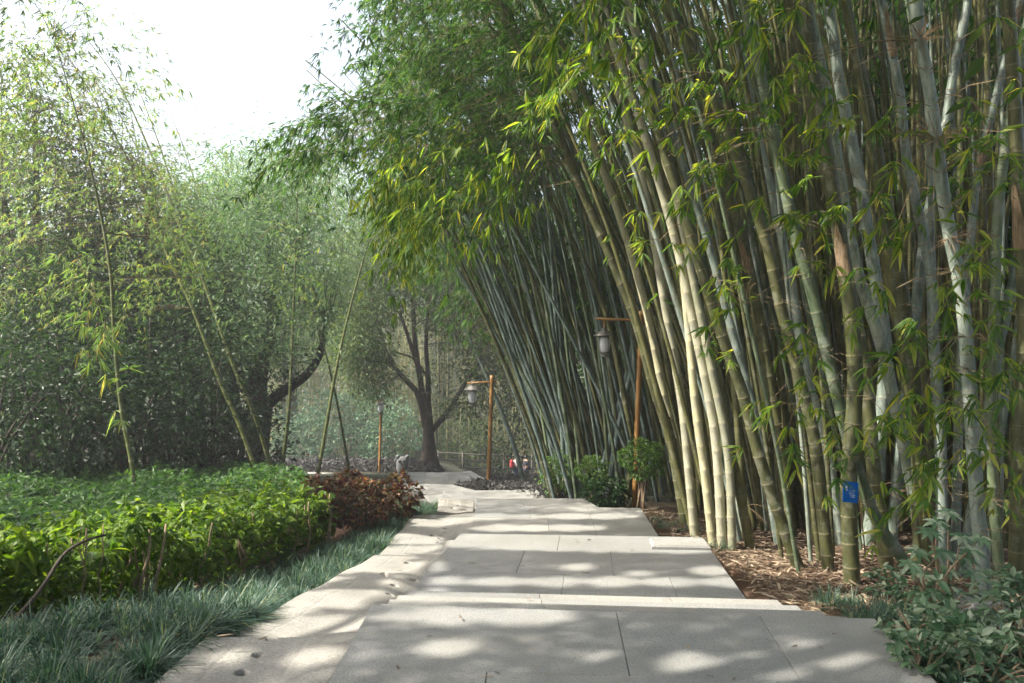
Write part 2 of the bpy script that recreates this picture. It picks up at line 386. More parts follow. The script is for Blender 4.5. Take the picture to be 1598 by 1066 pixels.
def rand_dirs(n, zb=0.):
    d = RNG.normal(size=(n, 3)); d[:, 2] += zb; return norm(d)
def fan(LV, p, d, n, L, w, spread=1.0, droop=.35, own=0, leafdroop=.2):
    """n leaves spread like fingers from each point p about direction d"""
    m = len(p); p = np.repeat(p, n, 0); d = np.repeat(norm(d), n, 0)
    s = np.cross(d, V(0, 0, 1) + RNG.normal(0, .35, (m, 3)).repeat(n, 0)); s = norm(s)
    th = np.tile(np.linspace(-1, 1, n), m) * spread + RNG.normal(0, .18, m * n)
    a = np.cos(th)[:, None] * d + np.sin(th)[:, None] * s + RNG.normal(0, .12, (m * n, 3))
    a[:, 2] -= droop * RNG.uniform(.3, 1.3, m * n); a = norm(a)
    side = np.cross(a, V(0, 0, 1) + RNG.normal(0, .5, (m * n, 3)))
    LL = L * RNG.uniform(.6, 1.2, m * n) * np.repeat(RNG.uniform(.6, 1.25, m), n) * (1 - .25 * np.abs(th) / max(spread, .01) * RNG.uniform(0, 1, m * n))
    o = np.repeat(own, n) if np.ndim(own) else np.full(m * n, own)
    k = RNG.uniform(0, 1, m * n) > .16
    LV.add(p[k], a[k], side[k], LL[k], (w * LL / L * RNG.uniform(.8, 1.2, m * n))[k], leafdroop, o[k])
def gapfree(pts):
    k = np.ones(len(pts), bool)
    for j in range(pts.shape[1]):
        k &= keep_mask(pts[:, j])
        if j: k &= keep_mask((pts[:, j] + pts[:, j - 1]) / 2)
    return k
class Twigs:
    def __init__(s): s.pts, s.r, s.own = [], [], []
    def add(s, pts, r, own):
        s.pts.append(pts); s.r.append(r); s.own.append(np.broadcast_to(own, (len(pts),)))
    def done(s):
        if s.pts:
            s.pts = np.concatenate(s.pts); s.r = np.concatenate(s.r); s.own = np.concatenate(s.own)
            k = gapfree(s.pts); s.pts, s.r, s.own = s.pts[k], s.r[k], s.own[k]
        return s
def boughs(LV, TW, p0, d, Lb, own, nf=10, leafL=.17, leafW=.022, nleaf=7, droop=.5, root=None, spread=.9, fdroop=.35, r0=.006):
    """drooping leafy branchlets starting at p0; root = point on the culm each grows from"""
    m = len(p0); d = norm(d); Lb = np.broadcast_to(Lb, (m,))
    def at(t): return p0 + d * (t * Lb)[:, None] - V(0, 0, 1) * (droop * Lb * t * t)[:, None]
    k = 6; ts = np.linspace(0, 1, 4)
    if root is None: root = p0 - d * .1
    pts = np.stack([root, root * .5 + p0 * .5 + V(0, 0, .06)] + [at(np.full(m, t)) for t in ts], 1)
    rr = np.tile(np.linspace(1, .25, k) * r0, (m, 1)); TW.add(pts, rr, own)
    for j in range(nf):
        t = np.clip((j + RNG.uniform(0, 1, m)) / nf, 0, 1) * .95 + .05
        c = at(t); tan = d - V(0, 0, 1) * (2 * droop * t)[:, None]; tan = norm(tan)
        lat = norm(np.cross(tan, V(0, 0, 1) + RNG.normal(0, .3, (m, 3)))) * RNG.choice([-1, 1], m)[:, None]
        fd = norm(tan * .7 + lat * RNG.uniform(.1, .9, m)[:, None] + RNG.normal(0, .25, (m, 3)))
        c = c + lat * (RNG.uniform(0, .22, m) * Lb)[:, None] + RNG.normal(0, .03, (m, 3)) * Lb[:, None]
        fan(LV, c, fd, nleaf, leafL, leafW, spread, fdroop, own)

# ------------------------------------------------------------------ terrain
def terrain():
    xs = np.r_[np.linspace(-400, -32, 12), np.linspace(-30, -8, 23)[:-1], np.linspace(-8, 8, 81), np.linspace(8, 30, 23)[1:], np.linspace(32, 400, 12)]
    ys = np.r_[np.linspace(-60, -3, 10), np.linspace(-2, 16, 91), np.linspace(16.5, 60, 60), np.linspace(65, 600, 18)]
    X, Y = np.meshgrid(xs, ys); Z = ground(X, Y)
    # the stone path is cut into the soil
    under = (X > -1.9) & (X < 2.3) & (Y < 12) | (X > -2.2) & (X < 1.0) & (Y >= 12) & (Y < 17) | (X > -5) & (X < -.6) & (Y >= 17) & (Y < 26)
    Z = Z - .12 * under
    v = np.stack([X, Y, Z], -1).reshape(-1, 3); ny, nx = X.shape
    i = np.arange(ny * nx).reshape(ny, nx)
    f = np.stack([i[:-1, :-1], i[:-1, 1:], i[1:, 1:], i[1:, :-1]], -1).reshape(-1, 4)
    tag(mk('ground', [(v, f, 0, True)], [M['soil']]), kind='structure')
terrain()

# ------------------------------------------------------------------ stone path
def prism(poly, z0, z1, bev=.012):
    """convex polygon slab with a chamfered top edge"""
    p = np.asarray(poly, float); c = p.mean(0); n = len(p)
    q = p + norm(c - p) * bev
    def ring(a, z): return np.c_[a, np.broadcast_to(z, (n,))]
    v = np.vstack([ring(p, z0), ring(p, np.asarray(z1) - bev), ring(q, z1)])
    i = np.arange(n); j = (i + 1) % n
    f = np.concatenate([np.stack([i, j, n + j, n + i], 1), np.stack([n + i, n + j, 2 * n + j, 2 * n + i], 1)])
    return v, [f, (2 * n + i)[None]]
def tread(zt, nl, nr, fr_, fl, rows, zb=-.45, cuts=None):
    """tread corners near-left, near-right, far-right, far-left (x,y); split into slabs with open joints"""
    nl, nr, fr_, fl = (np.array(a[:2], float) for a in (nl, nr, fr_, fl)); g = .0014; out = []
    rs = np.cumsum([0] + rows) / sum(rows)
    Wd = np.linalg.norm(nr - nl); Dp = np.linalg.norm(fl - nl)
    for k in range(len(rows)):
        a, b = rs[k], rs[k + 1]
        cs = cuts[k] if cuts else [0, .33 + .1 * (k % 2), .68, 1]
        for c0, c1 in zip(cs[:-1], cs[1:]):
            def pt(u, v): return (nl * (1 - v) + fl * v) * (1 - u) + (nr * (1 - v) + fr_ * v) * u
            gu, gv = g / Wd, g / Dp
            poly = [pt(c0 + gu, a + gv), pt(c1 - gu, a + gv), pt(c1 - gu, b - gv), pt(c0 + gu, b - gv)]
            dz = RNG.uniform(-.003, .003)
            v, f = prism(poly, zt + zb, zt + dz, .0035)
            out.append((v, f, 0, False))
    # mortar bed under the joints
    v, f = prism([nl, nr, fr_, fl], zt + zb - .01, zt - .02, .003); out.append((v, f, 1, False))
    return out
PATH = []
mort = simple('mortar', (.10, .10, .095), (.22, .21, .2), 30, .95)
def q(px, py, z): return G(px, py, z)[:2]
PATH += tread(0, (-.89, -2.2), (1.28, -2.2), q(1365, 965, 0), q(580, 943, 0), [2.0, 1.3, 1.35, 1.5, .98], cuts=[[0, .5, 1], [0, .3, .7, 1], [0, .42, .8, 1], [0, .26, .74, 1], [0, .5, .78, 1]])
edge = [(0, 1365, 965), (-.09, 1321, 962.5), (-.18, 1281, 954), (-.27, 1244, 945), (-.36, 1213, 936)]
fr_prev = q(1365, 965, 0); fl_prev = q(580, 943, 0)
for z, px, py in edge[1:]:
    fr_ = q(px, py, z); fl = np.array((-.88, fr_[1] + .25))
    PATH += tread(z, fl_prev + V(.0, .002), (fr_[0] + .0, fr_prev[1] + .012), fr_, fl, [1], cuts=[[0, .37, .72, 1]]); fr_prev, fl_prev = fr_, fl
a5 = q(1144, 920.6, -.45); b5 = q(1095, 838, -.45); l5 = q(718, 832, -.45)
PATH += tread(-.45, fl_prev + V(-.04, .002), (a5[0] + .02, fr_prev[1] + .01), b5, l5, [1, 1.0, .8], cuts=[[0, .46, .8, 1], [0, .3, .62, 1], [0, .42, 1]])
b6 = q(999.7, 793, -.70); l6 = q(743.6, 789, -.70)
PATH += tread(-.575, l5 + V(.0, .003), (1.95, b5[1] + .02), (1.9, b5[1] + .55), (l5[0] + .02, l5[1] + .5), [1])
PATH += tread(-.70, (l5[0] + .02, l5[1] + .503), (1.82, b5[1] + .555), b6, l6, [1, 1, 1.1])
b7 = q(913.6, 778, -.82); PATH += tread(-.82, l6 + V(0, .003), (b6[0] - .45, b6[1] + .05), b7, q(743, 777.6, -.82), [1], cuts=[[0, .4, 1]])
b8 = q(839, 764, -1.0); PATH += tread(-1.0, (-1.2, 12.76), (.72, 12.8), b8, q(692, 766, -1.0), [1, 1], cuts=[[0, .4, 1], [0, .6, 1]])
PATH += tread(-1.2, (-1.5, 14.3), (-.0, 14.62), q(705.7, 756, -1.2), q(638, 757.5, -1.2), [1, 1], cuts=[[0, .5, 1], [0, .35, 1]])
PATH += tread(-1.75, (-2.4, 16.5), (-.9, 16.5), (-1.2, 21.5), (-3.0, 21.5), [1, 1, 1])
PATH += tread(-2.2, (-3.3, 21.6), (-.62, 21.9), q(719, 737.5, -2.2), q(630, 740.5, -2.2), [1, 1], cuts=[[0, .45, 1], [0, .45, 1]])
PATH += tread(-2.2, (-.62, 21.92), (-.45, 21.9), (-1.35, 24.8), (-1.6, 24.42), [1], cuts=[[0, 1]])
PATH += tread(-3.12, (-10.5, 29.6), (-5.6, 28.6), (-5.6, 29.8), (-10.5, 30.9), [1], cuts=[[0, .3, .6, 1]])
tag(mk('path', PATH, [M['granite'], mort]), kind='structure')

# carved edge slabs: shallow dished stones beside the steps
def pathz(y):
    return np.interp(y, [4.6, 4.88, 5.17, 5.54, 5.93, 6.3, 8.6, 8.7, 9.1, 9.2, 11.4, 11.6, 13], [0, -.09, -.18, -.27, -.36, -.45, -.45, -.575, -.575, -.70, -.70, -.82, -.82])
def carved(name, label, nl, nr, fr_, fl, z0, z1, holes, slots, steps=0, wave=0.0):
    nl, nr, fr_, fl = (np.array(a, float) for a in (nl, nr, fr_, fl))
    Ln = np.linalg.norm((fl + fr_ - nl - nr) / 2); Wn = np.linalg.norm(nr - nl)
    nu = int(Wn / .0125); nv = int(Ln / .0125)
    u, v = np.meshgrid(np.linspace(0, 1, nu), np.linspace(0, 1, nv))
    xy = ((1 - u) * (1 - v))[..., None] * nl + (u * (1 - v))[..., None] * nr + (u * v)[..., None] * fr_ + ((1 - u) * v)[..., None] * fl
    z = z0 + (z1 - z0) * v
    z = z - .032 * np.exp(-((u - .5) / .24) ** 2) * (1 - .35 * np.cos(v * np.pi * 2 * max(1, round(Ln / 1.1))) )
    z = z + wave * np.sin(v * np.pi * 2 * Ln / 1.1) - .004 * (np.abs((u * 2.2) % 1 - .5) < .02)
    z = z + (np.minimum(z, pathz(xy[..., 1]) - .012) - z) * sstep(.5, .82, u)
    for hx, hy, r in holes:
        dd = np.hypot(xy[..., 0] - hx, xy[..., 1] - hy); z = z - .10 * (1 - sstep(r * .8, r * 1.15, dd))
    for (x0, y0), (x1, y1), bend, wd in slots:
        d = np.array((x1 - x0, y1 - y0)); l = np.linalg.norm(d); d /= l
        rx = xy[..., 0] - x0; ry = xy[..., 1] - y0; s = rx * d[0] + ry * d[1]; t = -rx * d[1] + ry * d[0] - bend * (1 - (2 * s / l - 1) ** 2)
        z = z - .05 * ((s > 0) & (s < l)) * (1 - sstep(wd * .7, wd, np.abs(t)))
    top = np.concatenate([xy, z[..., None]], -1).reshape(-1, 3); i = np.arange(nu * nv).reshape(nv, nu)
    f = [np.stack([i[:-1, :-1], i[:-1, 1:], i[1:, 1:], i[1:, :-1]], -1).reshape(-1, 4)]
    rim = np.r_[i[0], i[1:, -1], i[-1, -2::-1], i[-2:0:-1, 0]]
    low = top[rim].copy(); low[:, 2] = low[:, 2] - .35; n0 = nu * nv; k = len(rim); a = np.arange(k); b = (a + 1) % k
    side = np.stack([rim[b], rim[a], n0 + a, n0 + b], 1)
    o = mk(name, [(np.vstack([top, low]), f + [side], 0, False)], [M['sandstone']], origin=(*((nl + nr) / 2), z0))
    me = o.data; nf = (nu - 1) * (nv - 1)
    sm = np.zeros(len(me.polygons), bool); sm[:nf] = True; me.polygons.foreach_set('use_smooth', sm)
    tag(o, label, 'stone slab', 'carved slabs edging the steps'); return o
def hz(px, py, za, zb, ya, yb, r):
    z = za
    for _ in range(20):
        p = G(px, py, z); z = np.clip(za + (zb - za) * (p[1] - ya) / (yb - ya), min(za, zb), max(za, zb)) - .03
    return (p[0], p[1], r)
A = (.005, -.05, 1.8, 4.55)
h = [hz(x, y, A[0], A[1], A[2], A[3], .028) for x, y in ((425, 1000), (404, 1023), (377, 1049))]
carved('carved_slab', 'pale carved slab with three round holes nearest the bottom of the photo', (-1.78, 1.8), (-.905, 1.8), (-.905, 4.55), (-1.77, 4.45), A[0], A[1], h, [])
A = (-.10, -.50, 4.58, 8.0)
h = [hz(x, y, *A, .026) for x, y in ((650, 857), (645, 865), (636, 877), (628, 889), (615, 909), (608, 919))]
s1 = hz(597, 897, *A, 0); s2 = hz(649, 899, *A, 0); s3 = hz(617, 865, *A, 0); s4 = hz(647, 867.5, *A, 0)
carved('carved_slab', 'pale carved slab with six holes and two curved slots beside the long tread', (-1.76, 4.47), (-.76, 4.58), (-.50, 8.05), (-1.42, 7.95), A[0], A[1], h, [(s1[:2], s2[:2], -.10, .05), (s3[:2], s4[:2], -.06, .02)], wave=.008)
A = (-.56, -.74, 8.08, 11.2)
h = [hz(x, y, *A, .024) for x, y in ((702, 805), (698, 815), (695, 825), (694, 830), (687, 840), (685, 847))]
s1 = hz(673, 833, *A, 0); s2 = hz(691, 834.5, *A, 0)
carved('carved_slab', 'pale carved slab with a row of holes beyond the grass clumps, third down the steps', (-1.42, 8.0), (-.48, 8.08), (-.46, 11.25), (-1.42, 11.1), A[0], A[1], h, [(s1[:2], s2[:2], -.06, .04)], wave=.006)
s1 = hz(705, 794, -.78, -.8, 11.3, 12.6, 0); s2 = hz(728, 795, -.78, -.8, 11.3, 12.6, 0)
carved('carved_slab', 'short farthest carved slab with a single smile shaped slot', (-1.10, 11.3), (-.57, 11.3), (-.62, 12.7), (-1.2, 12.7), -.74, -.80, [hz(716, 789, -.78, -.8, 11.3, 12.6, .03)], [(s1[:2], s2[:2], -.1, .05)])
# loose stone blocks
def block(name, c, sx, sy, sz, rz, label, mat):
    v, f = prism([(-sx, -sy), (sx, -sy), (sx, sy), (-sx, sy)], -.1, sz, .02)
    v[:, :2] += RNG.normal(0, .006, (len(v), 2)); cr, sr = math.cos(rz), math.sin(rz)
    v = v @ np.array([[cr, sr, 0], [-sr, cr, 0], [0, 0, 1]]) + c
    tag(mk(name, [(v, f, 0, False)], [mat], origin=c), label, 'stone')
p = G(1060, 852, -.45); block('kerb_stone', p, .30, .16, .045, -.08, 'flat kerb stone lying at the right edge of the second flight', M['granite'])
p = base_at(1527, 975, 4.6); block('stone_block', p, .125, .12, .17, .12, 'square grey stone block among the variegated plants', M['sandstone'])

# ------------------------------------------------------------------ bamboo
BAM = []   # dicts: curve samples, root object
def culm_mesh(curve, R, inter=.34, sides=10, tip=.12):
    d = np.r_[0, np.cumsum(np.linalg.norm(np.diff(curve, axis=0), axis=1))]; T = d[-1]
    nn = max(4, int(T / inter)); pos = np.linspace(0, 1, nn + 1) ** 1.22 * T
    cs, rs, sg = [], [], []
    for k in range(nn):
        a, b = pos[k], pos[k + 1]
        for s, fr, rm in ((a, .0, 1.075), (a + .010, .03, 1.02), (a + .018, .05, .99), (a + (b - a) * .55, .55, .985), (b - .018, .95, 1.0)):
            cs.append(s); sg.append(k + fr); rs.append(rm)
    cs = np.array(cs); pts = np.stack([np.interp(cs, d, curve[:, j]) for j in range(3)], 1)
    rad = R * (1 - (1 - tip) * (cs / T) ** 1.5) * np.array(rs)
    v, f = tubes(pts, rad, sides)
    return v, f, np.repeat(sg, sides)
def sheath_mesh(curve, s0, ln, R, ang):
    d = np.r_[0, np.cumsum(np.linalg.norm(np.diff(curve, axis=0), axis=1))]; k = 7; n = 9
    v = []
    for j in range(k):
        t = j / (k - 1); s = s0 + ln * t; c = V(*[np.interp(s, d, curve[:, q_]) for q_ in range(3)])
        half = (1.1 * (1 - t ** 1.6) * RNG.uniform(.75, 1.15) + .05); a = ang + np.linspace(-half, half, n); r = R * (1.05 + .16 * t * RNG.uniform(.4, 1.3)) + RNG.uniform(0, .006, n)
        v.append(np.stack([c[0] + r * np.cos(a), c[1] + r * np.sin(a), c[2] + RNG.normal(0, .02, n) * (t > .1)], 1))
    i = np.arange(k * n).reshape(k, n)
    return np.concatenate(v), np.stack([i[:-1, :-1], i[:-1, 1:], i[1:, 1:], i[1:, :-1]], -1).reshape(-1, 4)
def bamboo(curve, R, mat, label, group=None, inter=.34, sides=10, tip=.12, sheaths=(), cat='bamboo'):
    if curve[0][0] > -.6:
        qx = 799 + curve[:, 0] / curve[:, 1] * F; qy = 550 - (curve[:, 2] - EYE) / curve[:, 1] * F
        bad = np.nonzero((qx < np.interp(qy, [-60, 60, 120, 240, 300, 420], [530, 560, 500, 470, 580, 700])) & (qy > -120) & (qy < 420))[0]
        if len(bad) and bad[0] > 12: curve = curve[:bad[0]]
    root = empty('bamboo', curve[0], label, cat, group)
    v, f, sg = culm_mesh(curve, R, inter, sides, tip)
    mk('culm', [(v, f, 0, True)], [M[mat]], root, seg=sg)
    for s0, ln, ang in sheaths:
        sv, sf = sheath_mesh(curve, s0, ln, R * (1 - .6 * (s0 / 10) ** 1.5), ang)
        mk('sheath', [(sv, sf, 0, True)], [M['sheath']], root)
    BAM.append(dict(root=root, curve=curve, R=R)); return len(BAM) - 1
def extend(pts, total, bend, n=48):
    """carry a traced lower culm on upwards to its full height, bowing over by bend (world vector per metre)"""
    pts = [np.asarray(p, float) for p in pts]
    L = sum(np.linalg.norm(b - a) for a, b in zip(pts[:-1], pts[1:]))
    d = norm(pts[-1] - pts[-2]); k = 0
    while L < total:
        k += 1; st = 1.3; d = norm(d + np.asarray(bend) * (st * (.6 + .25 * k))); pts.append(pts[-1] + d * st); L += st
    return spline(pts, n)

# near clump, culms one can pick out: outline on the photo, foot first
HERO = [
 ('culm_olive', 38, [(1330, 912), (1324, 760), (1334, 560), (1300, 300), (1268, 100), (1250, -40)], 'thick olive bamboo culm right behind the small blue sign', [(2.9, .5, -2.2)]),
 ('culm_olive', 30, [(1293, 890), (1274, 706), (1264, 654), (1220, 485), (1193, 367), (1140, 220), (1080, 80)], 'olive bamboo culm standing just left of the blue sign, bare of leaves', []),
 ('culm_olive', 30, [(1246, 886), (1217, 807), (1183, 706), (1159, 613), (1125, 519), (1088, 400), (1060, 310), (1015, 170), (960, 40)], 'long dark olive bamboo culm leaning left across the sunlit culms', []),
 ('culm_olive', 24, [(1171, 856), (1149, 740), (1136, 690), (1112, 560), (1080, 440), (1052, 330), (1000, 190)], 'slanting olive bamboo culm footed beside the litter at the stair edge', []),
 ('culm_grey', 32, [(1352, 850), (1369, 757), (1371, 706), (1382, 553), (1369, 451), (1352, 350), (1335, 250), (1310, 130), (1298, 40)], 'white blotched bamboo culm rising right of the blue sign', []),
 ('culm_grey', 30, [(1440, 862), (1430, 790), (1413, 706), (1396, 630), (1376, 540), (1340, 430), (1320, 330), (1300, 200)], 'chalky bamboo culm that crosses behind the white blotched one', []),
 ('culm_green', 30, [(1428, 900), (1406, 868), (1369, 815), (1340, 740), (1322, 681), (1295, 570), (1261, 434), (1237, 350), (1205, 200), (1160, 0)], 'bamboo culm with a sharp elbow bend near the ground', []),
 ('culm_grey', 33, [(1538, 932), (1524, 774), (1517, 671), (1507, 519), (1497, 434), (1484, 377), (1477, 338), (1463, 236), (1450, 135), (1430, 34), (1420, -60)], 'pale grey bamboo culm sprouting two tufts of dry branches', []),
 ('culm_grey', 24, [(1500, 900), (1530, 720), (1548, 603), (1558, 536), (1572, 485), (1592, 384), (1604, 280)], 'grey green bamboo culm slanting rightwards out of the frame edge', []),
 ('culm_grey', 26, [(1470, 890), (1468, 700), (1457, 540), (1453, 434), (1433, 330), (1413, 236), (1406, 152), (1389, 68), (1372, -10)], 'slightly bowed grey bamboo culm left of the one with dry tufts', [(5.2, .5, -1.6)]),
 ('culm_olive', 34, [(1385, 890), (1366, 760), (1355, 637), (1345, 553), (1328, 468), (1305, 340), (1278, 216), (1261, 135), (1235, 20)], 'stout olive bamboo culm behind the chalky pair, right of the sign', []),
 ('culm_olive', 32, [(1436, 880), (1430, 640), (1410, 468), (1393, 384), (1382, 304), (1362, 203), (1345, 118), (1325, 34), (1310, -50)], 'mossy olive bamboo culm between the chalky and the bowed grey ones', []),
 ('culm_grey', 28, [(1390, 850), (1420, 560), (1442, 380), (1460, 270), (1477, 186), (1490, 101), (1511, 0)], 'broad pale bamboo culm slanting up to the right behind the dry tufts', [(4.4, .6, -1.7)]),
 ('culm_grey', 22, [(1490, 890), (1500, 560), (1521, 304), (1541, 203), (1575, 68), (1600, -40)], 'slim bamboo culm with tan sheaths slanting to the upper right corner', [(4.1, .45, -1.8), (5.3, .5, -1.8)]),
 ('culm_sunlit', 20, [(1068, 815), (1057, 708), (1037, 620), (1013, 502), (979, 377), (935, 250), (880, 110)], 'sunlit cream bamboo culm, outermost on the left of the near clump', []),
 ('culm_sunlit', 20, [(1084, 838), (1067, 654), (1054, 570), (1030, 434), (1017, 350), (985, 210), (940, 80)], 'sunlit cream bamboo culm with a glittering leaf tuft at mid height', []),
 ('culm_olive', 26, [(1070, 818), (1047, 688), (1020, 603), (993, 502), (952, 400), (905, 290), (860, 180)], 'dark olive bamboo culm passing in front of the orange lamp post', []),
 ('culm_sunlit', 20, [(1112, 850), (1100, 740), (1086, 640), (1075, 520), (1062, 400), (1035, 240)], 'bright cream bamboo culm in full sun beside the outermost ones', []),
 ('culm_sunlit', 22, [(1127, 856), (1119, 708), (1105, 613), (1078, 485), (1060, 400), (1030, 290)], 'bright yellowish bamboo culm third in the sunlit row', []),
 ('culm_sunlit', 20, [(1143, 858), (1136, 708), (1109, 570), (1088, 468), (1066, 360), (1040, 240)], 'sunlit bamboo culm next to the slanting olive one', []),
 ('culm_grey', 22, [(1215, 850), (1190, 700), (1165, 600), (1130, 470), (1105, 380), (1060, 240), (1010, 100)], 'whitish sunlit bamboo culm between two crossing olive culms', []),
 ('culm_grey', 20, [(1200, 830), (1186, 690), (1160, 560), (1128, 430), (1106, 350), (1070, 220)], 'thin chalk white bamboo culm glowing in the gap between olive culms', [(3.2, .5, -2.0)]),
 ('culm_olive', 26, [(1236, 840), (1216, 690), (1188, 520), (1160, 380), (1120, 240), (1070, 90)], 'brown green bamboo culm with sheath scraps right of the sunlit gap', [(3.4, .45, -2.3)]),
 ('culm_grey', 26, [(1312, 850), (1290, 700), (1262, 600), (1240, 480), (1222, 380), (1180, 200), (1150, 60)], 'grey bamboo culm directly behind the bare olive one by the sign', []),
 ('culm_green', 26, [(1560, 905), (1545, 700), (1552, 480), (1560, 300), (1590, 100), (1610, 0)], 'deep green bamboo culm close to the right border of the picture', []),
 ('culm_olive', 36, [(1585, 930), (1592, 700), (1600, 500), (1590, 300), (1580, 100)], 'shadowed thick bamboo culm cut off by the right border', [(3.0, .6, -2.6)]),
]
HID = []
for mat, wpx, pts, lab, sh in HERO:
    b0 = base_at(*pts[0], 7.); Y0 = b0[1]
    w3 = [b0]
    for px, py in pts[1:]:
        hgt = (pts[0][1] - py) / F * Y0
        w3.append(P(px, py, Y0 - .04 * hgt + .0 * px))
    lean = (pts[-1][0] - pts[0][0]) / 600
    c = extend(w3, RNG.uniform(10.5, 13), (-.035 + .02 * lean, -.01, -.02))
    HID.append(bamboo(c, wpx * (.345 if mat == 'culm_sunlit' else .325) / F * Y0, mat, lab, 'giant bamboo of the near clump', .36, 12, .15, sh))
NH = len(BAM)
# the rest of the near clump
def fillculm(x, y, lean, H, R, mat, label, group, sides=8, inter=.36, bend=(-.03, -.008, -.02)):
    z = float(ground(x, y)); p0 = V(x, y, z - .05)
    pts = [p0, p0 + V(lean[0] * .8, lean[1] * .8, 1.0) * 1.2, p0 + V(lean[0] * .92, lean[1] * .92, 1) * 2.6, p0 + V(lean[0], lean[1], 1) * 4.6]
    return bamboo(extend(pts, H, bend, 36), R, mat, label, group, inter, sides)
lab_near = {'culm_olive': 'olive bamboo culm packed in the shadowed depth of the near clump',
            'culm_grey': 'pale grey bamboo culm packed in the shadowed depth of the near clump',
            'culm_green': 'plain green bamboo culm packed in the shadowed depth of the near clump'}
n = 0
while n < 140:
    y = RNG.uniform(7.7, 14.5); x = RNG.uniform(.235 * y + .55, .72 * y + .6)
    if y < 9 and x < 2.9 and RNG.uniform() < .4: continue
    if any(np.hypot(b['curve'][0][0] - x, b['curve'][0][1] - y) < .13 for b in BAM): continue
    rel = float(np.clip((x / y - .22) / .45, 0, 1))
    lean = (-.36 * (1 - rel) ** 1.3 + RNG.normal(0, .07) + .03, -.05 + RNG.normal(0, .04))
    mat = RNG.choice(['culm_olive', 'culm_grey', 'culm_green'], p=[.45, .32, .23])
    fillculm(x, y, lean, RNG.uniform(9.5, 13), RNG.uniform(.022, .042), mat, lab_near[mat], 'bamboo culms deep in the near clump'); n += 1
# far clump: blue grey fan
lab_far = {'culm_blue': 'slender blue grey bamboo culm in the fanned far clump',
           'culm_olive': 'slender dark olive bamboo culm in the fanned far clump',
           'culm_green': 'slender green bamboo culm in the fanned far clump'}
# ones that stand out in the far clump
def traced(pts, Y, wpx, mat, label, total, bend, group=None, dY=0., inter=.34, sides=9, tip=.15, n=44):
    b0 = base_at(*pts[0], Y); Y0 = b0[1]
    w3 = [b0] + [P(px, py, Y0 + dY * (k + 1)) for k, (px, py) in enumerate(pts[1:])]
    return bamboo(extend(w3, total, bend, n), wpx * .5 / F * Y0, mat, label, group, inter, sides, tip)
traced([(818, 757), (800, 690), (765, 600), (720, 500), (690, 430)], 20, 8, 'culm_blue', 'grey bamboo culm leaning farthest left behind the middle lamp post', 9, (-.05, 0, -.03), 'bamboo of the far clump')
traced([(930, 772), (955, 680), (985, 560), (995, 480), (1000, 420)], 13, 12, 'culm_blue', 'pale blue grey bamboo culm leaning right beside the orange lamp', 8, (.0, 0, -.03), 'bamboo of the far clump')
traced([(948, 775), (968, 650), (990, 560), (1010, 450)], 13.5, 10, 'culm_blue', 'second bluish bamboo culm leaning right, just behind the paler one', 8, (.0, 0, -.03), 'bamboo of the far clump')
traced([(890, 762), (868, 660), (830, 540), (770, 430), (715, 340)], 15, 9, 'culm_olive', 'dark bamboo culm bowing deeply left above the middle lamp', 9.5, (-.06, 0, -.04), 'bamboo of the far clump')
traced([(978, 780), (985, 690), (962, 560), (935, 460), (880, 350)], 13, 10, 'culm_olive', 'dark olive bamboo culm curving past the lantern of the nearest lamp', 10, (-.05, 0, -.03), 'bamboo of the far clump')
n = 0
while n < 120:
    y = RNG.uniform(13.2, 22); px = RNG.uniform(842, 1045) if n % 5 else RNG.uniform(838, 910)
    x = (px - 799) / F * y + .1
    if y < 15 and px < 850: continue
    if any(np.hypot(b['curve'][0][0] - x, b['curve'][0][1] - y) < .13 for b in BAM): continue
    rel = np.clip((px - 800) / 240, 0, 1)
    lean = (-.34 + .16 * rel + RNG.normal(0, .11), -.08 + RNG.normal(0, .05))
    mat = RNG.choice(['culm_blue', 'culm_olive', 'culm_green'], p=[.66, .18, .16])
    fillculm(x, y, lean, RNG.uniform(8.5, 12), RNG.uniform(.03, .046), mat, lab_far[mat], 'bamboo culms of the far clump', 7, .4, (-.035, -.012, -.03)); n += 1
NR = len(BAM)
def thicket():
    n_ = 420; near = RNG.uniform(0, 1, n_) < .72
    Yt = np.where(near, RNG.uniform(9.5, 17, n_), RNG.uniform(17, 24, n_)); px = np.where(near, RNG.uniform(1075, 1720, n_), RNG.uniform(850, 1120, n_))
    x = (px - 799) / F * Yt; g = ground(x, Yt) - .05; rel = np.clip((px - 850) / 700, 0, 1); H = RNG.uniform(8, 12, n_)
    lx = -.34 * (1 - rel) ** 1.2 + RNG.normal(0, .07, n_); ts = np.linspace(0, 1, 9)
    pts = np.stack([x[:, None] + lx[:, None] * H[:, None] * (ts + .35 * ts ** 3), Yt[:, None] - .05 * H[:, None] * ts, g[:, None] + H[:, None] * (ts - .12 * ts ** 3)], -1)
    v, f = tubes(pts, np.linspace(1, .35, 9)[None] * RNG.uniform(.028, .05, (n_, 1)), 7, False)
    o = mk('bamboo_thicket', [(v, f, 0, True)], [M['culm_olive']], seg=np.repeat(np.tile(ts, n_), 7) * 22 + np.repeat(np.repeat(RNG.uniform(0, 1, n_), 9), 7))
    tag(o, 'dark mass of bamboo culms behind the ones one can tell apart', 'bamboo thicket', kind='stuff')
thicket()
